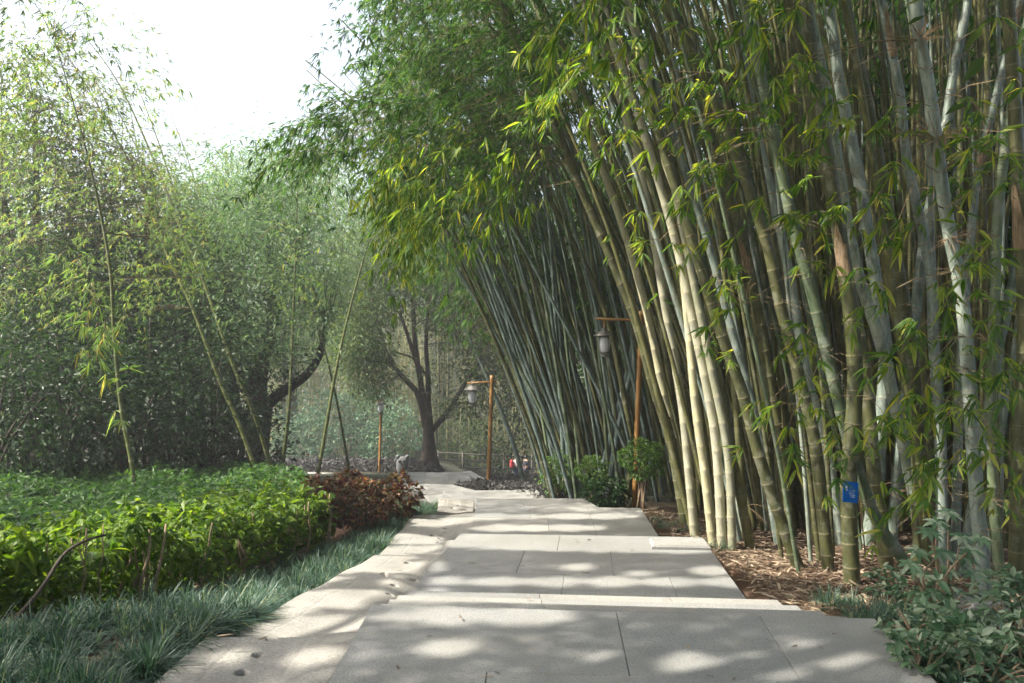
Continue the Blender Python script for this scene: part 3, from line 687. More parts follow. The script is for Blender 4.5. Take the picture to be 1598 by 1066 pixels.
# slim bamboo on the left
def left(pts, Y, wpx, label, total, bend, mat='culm_slim'):
    return traced(pts, Y, wpx * .78, mat, label, total, bend, 'slim bamboo on the left', 0, .30, 8, .12)
LB = [
 left([(214, 800), (205, 720), (190, 640), (178, 520), (172, 420), (150, 300), (120, 180)], 8, 10, 'sunlit slim bamboo rising alone out of the bright hedge', 7, (-.03, 0, -.05)),
 left([(432, 765), (400, 655), (360, 560), (318, 440), (280, 350), (240, 250), (185, 130), (120, 40)], 12, 9, 'leaning slim bamboo, right of the crossing pair', 10.5, (-.03, 0, -.03)),
 left([(412, 768), (370, 655), (345, 600), (300, 480), (262, 400), (215, 280), (150, 160), (90, 60)], 12, 9, 'leaning slim bamboo, left of the crossing pair', 10.5, (-.03, 0, -.03)),
 left([(386, 757), (365, 700), (340, 590), (318, 450), (290, 360), (250, 230), (205, 110)], 13, 8, 'thin dark bamboo squeezed between the two leaning ones', 9, (-.03, 0, -.03)),
 left([(436, 762), (450, 650), (455, 560), (461, 400), (465, 265)], 14, 8, 'thin upright bamboo culm nearest the crooked dark tree', 7.6, (.01, 0, -.02)),
 left([(492, 765), (505, 690), (528, 560), (560, 430), (600, 300)], 13, 8, 'thin yellow green bamboo leaning right over the red shrubs', 6.2, (.02, 0, -.03)),
 left([(330, 748), (338, 600), (352, 420), (370, 280)], 13, 7, 'thin faint bamboo standing left of the leaning pair', 6.8, (.0, 0, -.02)),
 left([(372, 752), (350, 640), (322, 530), (285, 400), (232, 270), (170, 150), (110, 70)], 12.5, 6, 'very thin bamboo arching left over the yellowing foliage', 10, (-.03, 0, -.03)),
 left([(400, 756), (388, 640), (362, 500), (330, 370), (290, 240), (255, 150)], 13, 6, 'very thin bamboo arching left in front of the crooked tree', 8.5, (-.02, 0, -.03)),
 left([(548, 757), (536, 680), (520, 600), (500, 520)], 16, 6, 'thin bent bamboo in front of the pale shrubs', 5, (-.04, 0, -.05)),
 left([(4, 760), (5, 600), (3, 300), (2, 100)], 8, 8, 'dark bamboo running straight up the left border', 7, (.0, 0, -.02)),
 left([(40, 745), (66, 620), (95, 500), (130, 400), (170, 300)], 9.5, 6, 'thin bamboo slanting right through the dark undergrowth', 6, (.02, 0, -.04)),
 left([(180, 740), (160, 520), (110, 330), (60, 160)], 10.5, 7, 'shaded bamboo behind the sunlit lone one', 8, (-.03, 0, -.04)),
 left([(90, 735), (120, 500), (140, 300), (130, 120)], 11.5, 7, 'shaded bamboo amid the yellowing foliage', 8, (-.01, 0, -.04)),
 left([(290, 740), (255, 500), (225, 300), (195, 120)], 12.5, 7, 'slim bamboo behind the yellowing foliage, left of the leaning pair', 9, (-.03, 0, -.03)),
]
NL = len(BAM)
# ------------------------------------------------------------------ spots chosen to be sunlit, each cut free of leaves towards the sun
for i, z0, z1, r in [(14, -.2, 2.6, .16), (15, -.6, 2.2, .16), (17, -.8, 1.6, .16), (18, -.8, 1.7, .17), (19, -.8, 1.3, .15), (20, -.8, .9, .15), (21, -.9, 1.6, .15), (3, -.6, .2, .12), (2, -.9, -.2, .1), (0, -.6, -.1, .12), (4, .6, 1.1, .11), (22, -.6, 0, .1), (7, 1.8, 2.3, .1), (16, -.7, -.2, .12), (12, .4, .8, .1)]:
    c = BAM[i]['curve']; c = spline(c, 160)
    for zz in np.arange(z0, z1, .16): gap(c[np.argmin(np.abs(c[:, 2] - zz))], r * RNG.uniform(.6, 1.25), .25)
for px, py, Y, r in [(1050, 600, 8.6, .30), (1060, 700, 8.6, .3), (1035, 500, 8.6, .28), (1010, 430, 8.6, .25), (1085, 520, 8.4, .25), (1090, 620, 8.4, .28), (1105, 720, 8.4, .28), (1115, 800, 8.2, .25),
                     (1130, 640, 8.3, .2), (1135, 740, 8.3, .22), (1175, 770, 8., .25), (1190, 680, 8., .25), (1195, 730, 8.3, .2), (1160, 580, 8.2, .2), (1130, 460, 8.2, .2), (1108, 380, 8.2, .2),
                     (1170, 840, 7.6, .22), (1210, 838, 7.6, .2), (1240, 770, 7.6, .15), (1250, 815, 7.5, .12), (1371, 620, 6.7, .14), (1330, 890, 6.1, .15), (1310, 330, 6.5, .15), (1080, 120, 7, .2), (1205, 490, 8, .12),
                     (1280, 860, 6.5, .15), (1330, 920, 6.0, .2), (1550, 900, 6., .15), (1420, 900, 6, .12)]:
    gap(P(px, py, Y), r, .3)
for px, py, Y, r in [(1190, 650, 9.2, .35), (1180, 560, 9.4, .3), (1230, 720, 8.8, .3), (1170, 780, 8.7, .3), (1150, 480, 9.5, .3), (1210, 820, 8.4, .3), (1260, 780, 8.4, .18), (1140, 840, 9, .3)]: gap(P(px, py, Y), r, .2)
for px, py, z, r in [*[(x_, 927, -.25, .36) for x_ in range(640, 1200, 45)], *[(x_, 844 + .02 * (x_ - 800), -.45, .15 + .1 * ((x_ // 20) % 3)) for x_ in range(760, 1110, 20)], *[(x_, 806, -.7, .05 + .05 * ((x_ // 15) % 4)) for x_ in range(750, 1000, 18)], *[(x_, 824, -.7, .04 + .05 * ((x_ // 14) % 4)) for x_ in range(745, 940, 18)],
                     *[(x_, 908, -.45, .05 + .05 * ((x_ // 30) % 3)) for x_ in range(660, 1150, 30)], *[(x_, 975 - .02 * x_, 0, .06 + .05 * ((x_ // 40) % 3)) for x_ in range(600, 900, 34)], (950, 1030, 0, .1), (1080, 1035, 0, .12), (1280, 1025, 0, .13), (1110, 890, -.45, .15), (900, 885, -.45, .12), (1000, 895, -.45, .1), (700, 1010, 0, .12),
                     (600, 870, -.35, .35), (560, 915, -.2, .35), (500, 955, -.1, .3), (640, 900, -.35, .2), (660, 830, -.5, .3), (690, 800, -.6, .25), (700, 850, -.5, .2), (420, 960, -.03, .15), (480, 1010, 0, .12), (350, 1010, 0, .1), (1290, 1020, 0, .15), (1200, 1040, 0, .15)]:
    gap(G(px, py, z), r, .3)
for px, py, Y, r in [(330, 790, 6.6, .45), (420, 785, 7.2, .45), (480, 775, 7.8, .4), (260, 800, 6.3, .4), (560, 765, 9, .4), (120, 790, 6, .35), (350, 850, 5.9, .2), (40, 850, 5, .25), (200, 760, 7, .5), (620, 760, 10.5, .4), (520, 880, 7.6, .3), (370, 920, 5.4, .3),
                     (1010, 470, 7.8, .3), (1180, 190, 6, .2), (1130, 170, 6.2, .2), (1050, 370, 7.5, .2), (1520, 120, 6, .15), (1260, 260, 6, .15)]:
    gap(P(px, py, Y), r, .45)

for px, py, Y, r in [(800, 90, 7.3, .55), (790, 170, 7.3, .55), (780, 240, 7.3, .5), (830, 230, 7.3, .4), (840, 110, 7.2, .4), (680, 270, 8.6, .35), (720, 220, 8.2, .45), (560, 60, 11.5, .6), (600, 160, 11, .5), (520, 230, 11, .5), (470, 190, 10.5, .4), (900, 60, 7, .4), (1000, 60, 6.6, .3), (760, 130, 7.2, .5), (820, 280, 7.4, .4), (740, 90, 7.8, .5), (850, 170, 7.1, .5), (770, 60, 7.4, .5), (830, 40, 7.2, .5), (880, 110, 7.1, .45), (700, 180, 8.2, .45)]: gap(P(px, py, Y), r * 1.35, .38)
for px, py, Y, r in [(150, 420, 8.2, .5), (190, 560, 8, .3), (200, 660, 8, .3), (210, 740, 8, .25), (170, 480, 8, .45), (130, 390, 8.2, .4), (60, 300, 11, .5), (200, 300, 13, .5), (30, 420, 11, .35), (110, 330, 12, .4), (60, 120, 11, .5)]: gap(P(px, py, Y), r, .9)
for px, py, Y, r in [(300, 775, 6.9, .5), (380, 772, 7.4, .5), (450, 770, 7.9, .5), (210, 780, 6.6, .45), (130, 770, 6.5, .45), (250, 760, 7.4, .5), (520, 768, 8.6, .4), (60, 790, 5.8, .35), (340, 830, 6.2, .3), (430, 820, 6.9, .3), (230, 850, 5.8, .25)]: gap(P(px, py, Y), r, .3)
for i in (NR, NR + 1, NR + 2, NR + 4, NR + 5):
    c = spline(BAM[i]['curve'], 140)
    for zz in np.arange(-.6, 3.6, .3): gap(c[np.argmin(np.abs(c[:, 2] - zz))], RNG.uniform(.1, .25), .3)
# ------------------------------------------------------------------ bamboo foliage
allpts = np.concatenate([b['curve'] for b in BAM]); allown = np.concatenate([np.full(len(b['curve']), i) for i, b in enumerate(BAM)])
def nearest(p, lo, hi, maxz=None):
    s = (allown >= lo) & (allown < hi); q_ = allpts[s]; o = allown[s]
    j = np.array([np.argmin(((q_ - x) ** 2).sum(1) + np.where(q_[:, 2] < x[2] - 1.5, 2., 0)) for x in p]); return q_[j], o[j]
LF = Leaves(); TW = Twigs()      # big canopy (green)
LN = Leaves()                    # near sprays
def canopy(LV, p, lo, hi, Lb, nf, leafL, leafW, nleaf, bias, droop=.5, fdroop=.35, maxlink=2.6):
    c, o = nearest(p, lo, hi); away = p - c; dist = np.linalg.norm(away, axis=1)
    d = norm(away * .5 + RNG.normal(0, .5, p.shape) + np.asarray(bias)); root = c.copy()
    far = dist > maxlink; root[far] = p[far] - norm(away[far]) * .5
    boughs(LV, TW, p, d, Lb * RNG.uniform(.6, 1.2, len(p)), o, nf, leafL, leafW, nleaf, droop, root, .85, fdroop, .0045)
R1 = [(590, -60), (590, 60), (590, 130), (530, 150), (480, 190), (480, 240), (510, 285), (580, 250), (640, 290), (690, 320), (740, 340), (790, 310), (850, 270), (900, 160), (1000, 20), (1010, -60)]
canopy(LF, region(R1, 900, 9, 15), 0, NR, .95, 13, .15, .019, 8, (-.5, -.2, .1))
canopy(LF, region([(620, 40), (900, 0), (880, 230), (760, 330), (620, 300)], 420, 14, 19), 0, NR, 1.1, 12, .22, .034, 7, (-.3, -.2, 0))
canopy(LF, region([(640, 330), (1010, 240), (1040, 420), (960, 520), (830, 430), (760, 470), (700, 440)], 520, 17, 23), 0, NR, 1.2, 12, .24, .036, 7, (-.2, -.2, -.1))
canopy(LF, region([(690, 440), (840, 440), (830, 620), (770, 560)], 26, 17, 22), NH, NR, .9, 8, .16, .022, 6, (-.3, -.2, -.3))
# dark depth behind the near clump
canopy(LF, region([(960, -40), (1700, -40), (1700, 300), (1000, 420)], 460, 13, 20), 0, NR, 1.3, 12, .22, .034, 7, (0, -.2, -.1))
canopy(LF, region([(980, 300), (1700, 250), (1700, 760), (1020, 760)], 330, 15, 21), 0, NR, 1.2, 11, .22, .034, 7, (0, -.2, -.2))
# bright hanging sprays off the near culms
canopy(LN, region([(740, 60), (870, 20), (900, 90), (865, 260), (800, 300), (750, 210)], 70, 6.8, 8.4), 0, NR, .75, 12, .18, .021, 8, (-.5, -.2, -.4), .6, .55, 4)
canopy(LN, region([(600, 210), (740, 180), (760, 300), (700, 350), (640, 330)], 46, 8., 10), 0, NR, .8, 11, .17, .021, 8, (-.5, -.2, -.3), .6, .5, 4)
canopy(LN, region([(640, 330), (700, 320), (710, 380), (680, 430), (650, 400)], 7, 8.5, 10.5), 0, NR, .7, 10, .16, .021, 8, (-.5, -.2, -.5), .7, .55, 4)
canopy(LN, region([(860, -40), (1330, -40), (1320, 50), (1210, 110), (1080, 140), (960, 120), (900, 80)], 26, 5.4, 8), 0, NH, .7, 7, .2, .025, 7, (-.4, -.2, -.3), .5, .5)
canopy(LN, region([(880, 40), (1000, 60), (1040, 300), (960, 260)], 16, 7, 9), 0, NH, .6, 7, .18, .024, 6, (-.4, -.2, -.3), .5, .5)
# crown of the near clump above the frame, and boughs added overhead for shade
def boxpts(n, x, y, z): return np.stack([RNG.uniform(*x, n), RNG.uniform(*y, n), RNG.uniform(*z, n)], 1)
bp = boxpts(1700, (-2.5, 7.5), (2.8, 13), (5.8, 11)); qx = 799 + bp[:, 0] / bp[:, 1] * F; qy = 550 - (bp[:, 2] - EYE) / bp[:, 1] * F
bp = bp[~((qx < 640) & (qy > -330))][:1250]
canopy(LF, bp, 0, NR, 1.2, 10, .2, .03, 7, (-.3, 0, 0))
canopy(LF, boxpts(560, (-2.2, 5), (10, 22), (9.5, 13)), 0, NR, 1.4, 12, .22, .036, 7, (-.2, 0, 0), maxlink=5)  # extra boughs added over the far clump to shade it
canopy(LF, boxpts(760, (3, 14), (6, 22), (8.0, 13)), 0, NR, 1.5, 12, .28, .055, 7, (.2, 0, 0), maxlink=5)  # leafy roof added over the near clump to darken its depth
# single sprays one can see against the near culms
SPR = [(1110, 180, 6.4, .8), (1160, 190, 6.2, .9), (1200, 200, 6.0, .8), (1270, 90, 5.8, .6), (1290, 70, 5.7, .6), (1150, 60, 6.2, .7), (1220, 160, 5.9, .6), (1250, 250, 6.0, .5), (1100, 250, 6.8, .6),
       (1010, 470, 7.6, .5), (1040, 470, 7.5, .45), (1000, 440, 7.9, .5), (1030, 375, 7.4, .45), (1075, 370, 7., .5), (1000, 330, 7.5, .45), (955, 325, 8, .4), (1120, 430, 7, .4), (1190, 330, 6.4, .4), (1215, 300, 6.2, .35),
       (1150, 110, 6.3, .6), (1330, 150, 5.7, .4), (1260, 410, 6.2, .4), (1245, 540, 6.2, .4), (1280, 530, 6.1, .4), (1250, 500, 6.2, .35), (1375, 420, 5.9, .35), (1360, 470, 5.9, .4), (1440, 520, 5.7, .5), (1460, 560, 5.6, .45),
       (1430, 580, 5.6, .45), (1450, 600, 5.6, .5), (1420, 640, 5.5, .4), (1395, 550, 5.7, .35), (1540, 390, 5.6, .5), (1560, 370, 5.6, .45), (1545, 470, 5.5, .35), (1520, 450, 5.6, .3), (1550, 620, 5.4, .5), (1540, 660, 5.3, .5), (1580, 560, 5.4, .45),
       (1490, 690, 5.4, .35), (1445, 680, 5.5, .4), (1360, 680, 5.7, .4), (1470, 640, 5.4, .35), (1550, 690, 5.3, .4), (1330, 640, 5.9, .3), (1290, 610, 6.0, .3), (1570, 290, 5.6, .4), (1500, 150, 5.9, .4), (1550, 30, 5.7, .5), (1480, 440, 5.7, .35),
       (1288, 770, 6.1, .25), (1390, 745, 5.7, .35), (1420, 770, 5.6, .35), (1480, 730, 5.4, .3), (1170, 700, 7.2, .25), (1240, 640, 6.5, .3), (1180, 620, 7.2, .3), (1100, 540, 7.4, .3), (1330, 320, 6, .35), (1440, 340, 5.8, .3), (1240, 700, 6.4, .22), (1580, 120, 5.7, .35),
       (1060, 200, 6.6, .7), (1030, 120, 6.7, .7), (1230, 330, 6.1, .35), (1280, 330, 6, .3), (1150, 270, 6.5, .4), (1400, 250, 5.9, .3), (1380, 330, 5.9, .3), (1500, 330, 5.6, .35)]
sp = np.array([P(a, b, c) for a, b, c, _ in SPR]); sl = np.array([s[3] for s in SPR])
ex = region([(1080, 160), (1590, 160), (1590, 800), (1400, 800), (1150, 600)], 70, 5.6, 7.6); qx = 799 + ex[:, 0] / ex[:, 1] * F; qy = 550 - (ex[:, 2] - EYE) / ex[:, 1] * F; ex = ex[~((qx > 1270) & (qx < 1385) & (qy > 690) & (qy < 830))]; sp = np.concatenate([sp, ex]); sl = np.concatenate([sl, RNG.uniform(.2, .42, len(ex))])
c_, o_ = nearest(sp, 0, NH)
rt = c_ + (sp - c_) * .0
boughs(LN, TW, sp, norm((sp - c_) * .4 + RNG.normal(0, .3, sp.shape) + V(-.4, -.35, -.1)), sl, o_, 5, .165, .026, 7, .5, rt, 1.1, .4, .004)
k2 = sl > .55
boughs(LN, TW, sp[k2] + RNG.normal(0, .12, (k2.sum(), 3)), norm(RNG.normal(0, .3, (k2.sum(), 3)) + V(-.6, -.3, -.2)), sl[k2], o_[k2], 7, .17, .024, 7, .5, rt[k2], 1.0, .45, .004)
LF.done(); LN.done()
# left bamboo foliage
LL = Leaves()
def lcanopy(p, Lb, nf, leafL, leafW, nleaf, bias=(0, -.2, -.3), lo=NR, hi=NL): canopy(LL, p, lo, hi, Lb, nf, leafL, leafW, nleaf, bias, .5, .45, 3.)
lcanopy(region([(-40, -40), (110, -40), (170, 60), (230, 160), (60, 240), (-40, 240)], 120, 8.5, 13), .8, 10, .13, .016, 6)
lcanopy(region([(100, -40), (190, 0), (270, 160), (330, 260), (250, 240), (150, 100)], 26, 11, 14), .7, 8, .12, .014, 6)
lcanopy(region([(-40, 60), (90, 40), (150, 90), (200, 150), (240, 260), (260, 330), (300, 400), (240, 500), (120, 500), (-40, 470)], 430, 14, 19), .8, 10, .12, .016, 6)
lcanopy(region([(120, 90), (240, 170), (300, 260), (330, 380), (300, 470), (230, 420)], 120, 14, 17), .9, 10, .12, .015, 6)
lcanopy(region([(95, 380), (230, 370), (215, 500), (150, 540), (105, 470)], 34, 7.6, 8.6), .6, 8, .17, .018, 7, lo=NR, hi=NR + 1)
for px, py in ((185, 590), (195, 600), (190, 655), (180, 640), (165, 585), (200, 575)):
    pp = P(px, py, 8.) [None]; fan(LL, pp, norm(RNG.normal(0, .4, (1, 3)) + V(-.2, -.4, .1)), 11, .19, .02, 1.5, .25, LB[0])
lcanopy(region([(330, 240), (440, 250), (560, 330), (520, 480), (400, 470), (320, 380)], 22, 13, 17), .8, 9, .12, .014, 6)
LL.done()
for hi in list(range(0, NH)) + list(range(NH, NH + 50)):      # dead side twigs
    b = BAM[hi]; k = 7; cc = b['curve']; low = np.nonzero((cc[:, 2] < 4.6) & (cc[:, 2] > -.3))[0]
    j = RNG.choice(low, 5); n_ = 5 * k; c = np.repeat(cc[j], k, 0); d = norm(RNG.normal(0, .6, (n_, 3)) * V(1, 1, .5) + V(-.1, -.3, .1)); L = RNG.uniform(.08, .5, n_)
    ts = np.linspace(0, 1, 6); pts = c[:, None] + d[:, None] * (L[:, None] * ts)[..., None] - V(0, 0, 1) * (.25 * L[:, None] * ts ** 2)[..., None] + RNG.normal(0, .012, (n_, 6, 3)) * ts[None, :, None]
    TW.add(pts, np.tile(np.linspace(.0032, .001, 6), (n_, 1)), hi)
TW.done()
for i, b in enumerate(BAM):
    parts = []
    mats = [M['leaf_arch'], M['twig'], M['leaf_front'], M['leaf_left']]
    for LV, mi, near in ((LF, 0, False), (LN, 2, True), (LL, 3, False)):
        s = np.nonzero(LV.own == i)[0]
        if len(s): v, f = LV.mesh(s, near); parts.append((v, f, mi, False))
    s = np.nonzero(TW.own == i)[0]
    if parts:
        if len(s):
            v, f = tubes(TW.pts[s], TW.r[s], 3, False); parts.append((v, f, 1, False))
        mk('foliage', parts, mats, b['root'])
# dry branch tufts on the pale grey culm
for (px, py, Y, n_, sc), hi in (((1450, 215, 6.0, 40, 1.0), 7), ((1497, 385, 5.8, 44, .8), 7), ((1425, 20, 6.1, 60, .8), 7), ((1195, 775, 6.9, 26, .5), 20)):
    b = BAM[hi]; c = P(px, py, Y); j = np.argmin(((b['curve'] - c) ** 2).sum(1)); c = b['curve'][j]
    d = norm(RNG.normal(0, .5, (n_, 3)) + V(-.7 if py == 215 else -.1, -.5, .15)); L = RNG.uniform(.12, .9, n_) * sc * (.8 if py == 215 else .5)
    ts = np.linspace(0, 1, 5)
    pts = c + d[:, None] * (L[:, None] * ts)[..., None] - V(0, 0, 1) * (.22 * L[:, None] * ts ** 2)[..., None]
    v, f = tubes(pts, np.tile(np.linspace(.0035, .001, 5), (n_, 1)), 3, False)
    mk('dry_twigs', [(v, f, 0, False)], [M['dry_twig']], b['root'])

# ------------------------------------------------------------------ trees
def cluster(LV, c, n, r, L, w, own=0, up=.0, flat=.7):
    m = len(c); p = np.repeat(c, n, 0); r_ = np.repeat(np.broadcast_to(r, (m,)), n)
    off = RNG.normal(0, 1, (m * n, 3)) * r_[:, None] * .55; off[:, 2] *= flat * .7
    a = (off / np.maximum(r_[:, None], .01) + RNG.normal(0, .5, (m * n, 3))) * V(1, 1, .5) + V(0, 0, -.3 + up); a = norm(a)
    side = np.cross(a, V(0, 0, 1) + RNG.normal(0, .32, (m * n, 3)))
    k = RNG.uniform(.6, 1.25, m * n)
    LV.add(p + off, a, side, L * k, w * k, .2, np.repeat(own, n) if np.ndim(own) else own)
def linktwigs(cl, limbs, r0=.02, own=None):
    q_ = np.concatenate(limbs); j = np.array([np.argmin(((q_ - x) ** 2).sum(1) + np.where(q_[:, 2] > x[2], .8, 0)) for x in cl]); a = q_[j]
    ts = np.linspace(0, 1, 5)[None, :, None]
    mid = (a + cl) / 2 + RNG.normal(0, .1, a.shape) * np.linalg.norm(cl - a, axis=1)[:, None] + V(0, 0, .12) * np.linalg.norm(cl - a, axis=1)[:, None]
    pts = (1 - ts) ** 2 * a[:, None] + 2 * ts * (1 - ts) * mid[:, None] + ts ** 2 * cl[:, None]
    pts = pts[gapfree(pts)]
    return tubes(pts, np.tile(np.linspace(1, .3, 5) * r0, (len(pts), 1)), 4, False)
def tree(name, label, limbs, crown, leaf, bark, nper, r, L, w, cat='tree', group=None, near=False, flat=.7, twig=.02, flare=0):
    """limbs: list of (points, r0, r1), the first is the trunk"""
    base = np.asarray(limbs[0][0][0], float)
    root = empty(name, base, label, cat, group); parts = []; sp_ = []
    for k, (pts, r0, r1) in enumerate(limbs):
        c = spline(pts, 22); t = np.linspace(0, 1, 22); rad = r0 + (r1 - r0) * t
        if k == 0 and flare: rad = rad * (1 + flare * np.exp(-t * 7))
        v, f = tubes(c, rad, 14 if k == 0 else 9)
        if k == 0 and flare:
            ang = np.arctan2(v[:, 1] - base[1], v[:, 0] - base[0]); hh = np.exp(-(v[:, 2] - base[2]) / (r0 * 2.4))
            v[:, :2] += (v[:, :2] - base[:2]) * (.22 * hh * np.sin(ang * 7 + 1))[:, None]
        parts.append((v, f, 0, True)); sp_.append(c)
    mk('trunk', parts, [M[bark]], root)
    v, f = linktwigs(crown, sp_ if len(sp_) == 1 else sp_[1:], twig)
    lv = Leaves(); cluster(lv, crown, nper, r, L, w, flat=flat); lv.done()
    lvv, lf = lv.mesh(None, near)
    mk('crown', [(lvv, lf, 0, False), (v, f, 1, False)], [M[leaf], M[bark]], root)
    return root
def pl(Y, *pts): return [P(x, y, Y) for x, y in pts]
Y = 33.
tr = [base_at(670, 737, 33.)]; Y = tr[0][1]
cr = np.concatenate([region([(520, 430), (560, 330), (650, 290), (740, 330), (780, 430), (745, 540), (700, 500), (600, 500), (560, 580), (520, 540)], 330, Y - 3.5, Y + 2.5), region([(690, 540), (770, 500), (790, 600), (730, 660), (690, 620)], 34, Y - 2, Y + 2), region([(535, 520), (600, 540), (610, 610), (560, 625)], 34, Y - 3, Y)])
tree('broadleaf_tree', 'dark forked tree with a flared trunk standing past the end of the path',
     [(tr + pl(Y, (669, 690), (668, 655), (667, 630), (666, 612)), .33, .14), (pl(Y, (665, 668), (652, 615), (630, 590), (605, 555), (590, 500), (575, 440)), .15, .05),
      (pl(Y, (665, 650), (657, 600), (648, 540), (645, 480), (645, 420), (640, 350)), .15, .05), (pl(Y + .3, (668, 655), (668, 590), (665, 540), (668, 480), (677, 410)), .14, .05),
      (pl(Y, (674, 672), (700, 640), (722, 605), (745, 570), (768, 525)), .13, .05), (pl(Y, (651, 570), (635, 520), (620, 480), (600, 440)), .1, .04), (pl(Y, (668, 590), (645, 560), (612, 548)), .07, .03)],
     cr, 'leaf_tree', 'bark', 120, 1.05, .19, .075, flare=.75, twig=.018)
Y = 25.
cr = region([(300, 330), (350, 230), (450, 200), (530, 280), (540, 420), (500, 540), (420, 560), (330, 560)], 280, Y - 7.5, Y + 3)
tree('crooked_tree', 'dark crooked tree with a thick limb reaching right behind the slim bamboo',
     [([base_at(404, 752, Y)] + pl(Y, (402, 700), (408, 655), (412, 622)), .42, .3), (pl(Y, (410, 640), (430, 620), (452, 604), (478, 585), (498, 555), (510, 500)), .2, .08),
      (pl(Y, (408, 650), (392, 615), (398, 590), (420, 540), (425, 440), (410, 330)), .24, .08), (pl(Y, (410, 630), (415, 560), (440, 470), (470, 380)), .14, .05), (pl(Y, (404, 690), (380, 655), (365, 600), (350, 480)), .16, .05)],
     cr, 'leaf_far', 'bark', 150, 1.05, .15, .045, twig=.018)
# trees behind, each with a crown of its own
k = 0
for px, py, Yt, top, wd, lab in [(60, 735, 19, 90, 170, 'leafy tree at the left border, its crown behind the yellowing bamboo'), (190, 735, 21, 190, 150, 'dense dark tree behind the lone sunlit bamboo'), (300, 735, 24, 250, 130, 'bushy tree left of the crooked dark tree'),
                                 (350, 735, 44, 240, 110, 'hazy tree rising behind the crooked tree'), (450, 735, 50, 275, 110, 'faint tree right behind the thin upright bamboo'), (560, 735, 54, 260, 120, 'pale tree behind the crown of the forked tree'),
                                 (690, 735, 58, 300, 120, 'pale tree filling the gap between forked tree and bamboo'), (250, 735, 38, 230, 110, 'hazy tree seen through the leaning slim bamboo'), (-60, 735, 22, 140, 160, 'tall tree half cut off by the left border'), (800, 740, 60, 330, 120, 'pale tree behind the far bamboo clump')]:
    b0 = V((px - 799) / F * Yt, Yt, float(ground((px - 799) / F * Yt, Yt))); n_ = 150
    hh = P(px, top, Yt)[2] - b0[2]; w_ = wd / F * Yt * .62
    q_ = rand_dirs(n_) * (RNG.uniform(.25, 1, (n_, 1)) ** .5); q_ = q_ * (1 + .18 * np.sin(q_[:, :1] * 5 + k) * np.cos(q_[:, 2:] * 4))
    cz = .56 * hh; crn = b0 + V(0, 0, cz) + q_ * V(w_, w_, hh * .44)
    limbs = [([b0, b0 + V(.1, 0, hh * .25), b0 + V(-.1, .1, hh * .45)], .03 * hh, .022 * hh)]
    for a in range(5):
        an = a * 1.3 + k; limbs.append(([b0 + V(0, 0, hh * (.22 + .05 * a)), b0 + V(math.cos(an) * w_ * .3, math.sin(an) * w_ * .3, hh * (.4 + .05 * a)), b0 + V(math.cos(an) * w_ * .6, math.sin(an) * w_ * .6, hh * (.6 + .06 * a))], .014 * hh, .004 * hh))
    s_ = Yt / 30
    tree('tree', lab, limbs, crn, 'leaf_tree' if Yt < 30 else 'leaf_far', 'bark', 150 if Yt < 30 else 110, hh * .1, .15 * max(1, s_), .06 * max(1, s_), group='trees behind the garden', twig=.018); k += 1
# tall unseen shade trees on the left; those behind the viewer added to darken
def shade_points(n, x, y, z):
    out = np.zeros((0, 3))
    while len(out) < n:
        p = boxpts(n * 2, x, y, z); px = 799 + p[:, 0] / np.maximum(p[:, 1], .3) * F; py = 550 - (p[:, 2] - EYE) / np.maximum(p[:, 1], .3) * F
        vis = (p[:, 1] > .3) & (px > -150) & (px < 1700) & (py > -190) & (p[:, 1] < 40); out = np.vstack([out, p[~vis]])
    return out[:n]
for lab, bx, by, tp, (x, y, z), n_ in [('tall shade tree left of the hedge, its crown hanging over the steps', -6.2, 1.5, 8, ((-9, 1), (-1, 9), (6, 9.5)), 1000), ('tall shade tree farther up the left side beyond the hedge', -12.5, 6, 8, ((-13, -3), (4, 11.5), (6.2, 9.5)), 440), ('unseen shade tree added behind the viewer at the left of the path', -6, -5, 8, ((-9, 4), (-7, 2), (5.5, 9)), 330), ('unseen shade tree added behind the viewer at the right of the path', 5.5, -5, 8, ((2, 11), (-9, 3), (3, 10)), 480), ('broad unseen shade tree added across the path behind the viewer', 0, -13, 8, ((-9, 9), (-17, -9), (2, 11)), 620)]:
    b0 = V(bx, by, float(ground(bx, by))); cr = shade_points(n_, x, y, z)
    limbs = [([b0, b0 + V(.1, .1, 3), b0 + V(.3, 0, 5.5)], .26, .17)]
    for a in range(7):
        e = cr[RNG.choice(np.nonzero(cr[:, 1] < 9)[0])]; limbs.append(([b0 + V(.2, 0, 3.5 + .3 * a), (b0 + V(.2, 0, 5)) * .5 + e * .5 + V(0, 0, .6), e], .09, .03))
    tree('shade_tree', lab, limbs, cr, 'leaf_tree', 'bark', 110, .75, .11, .05, group='shade trees', twig=.02)

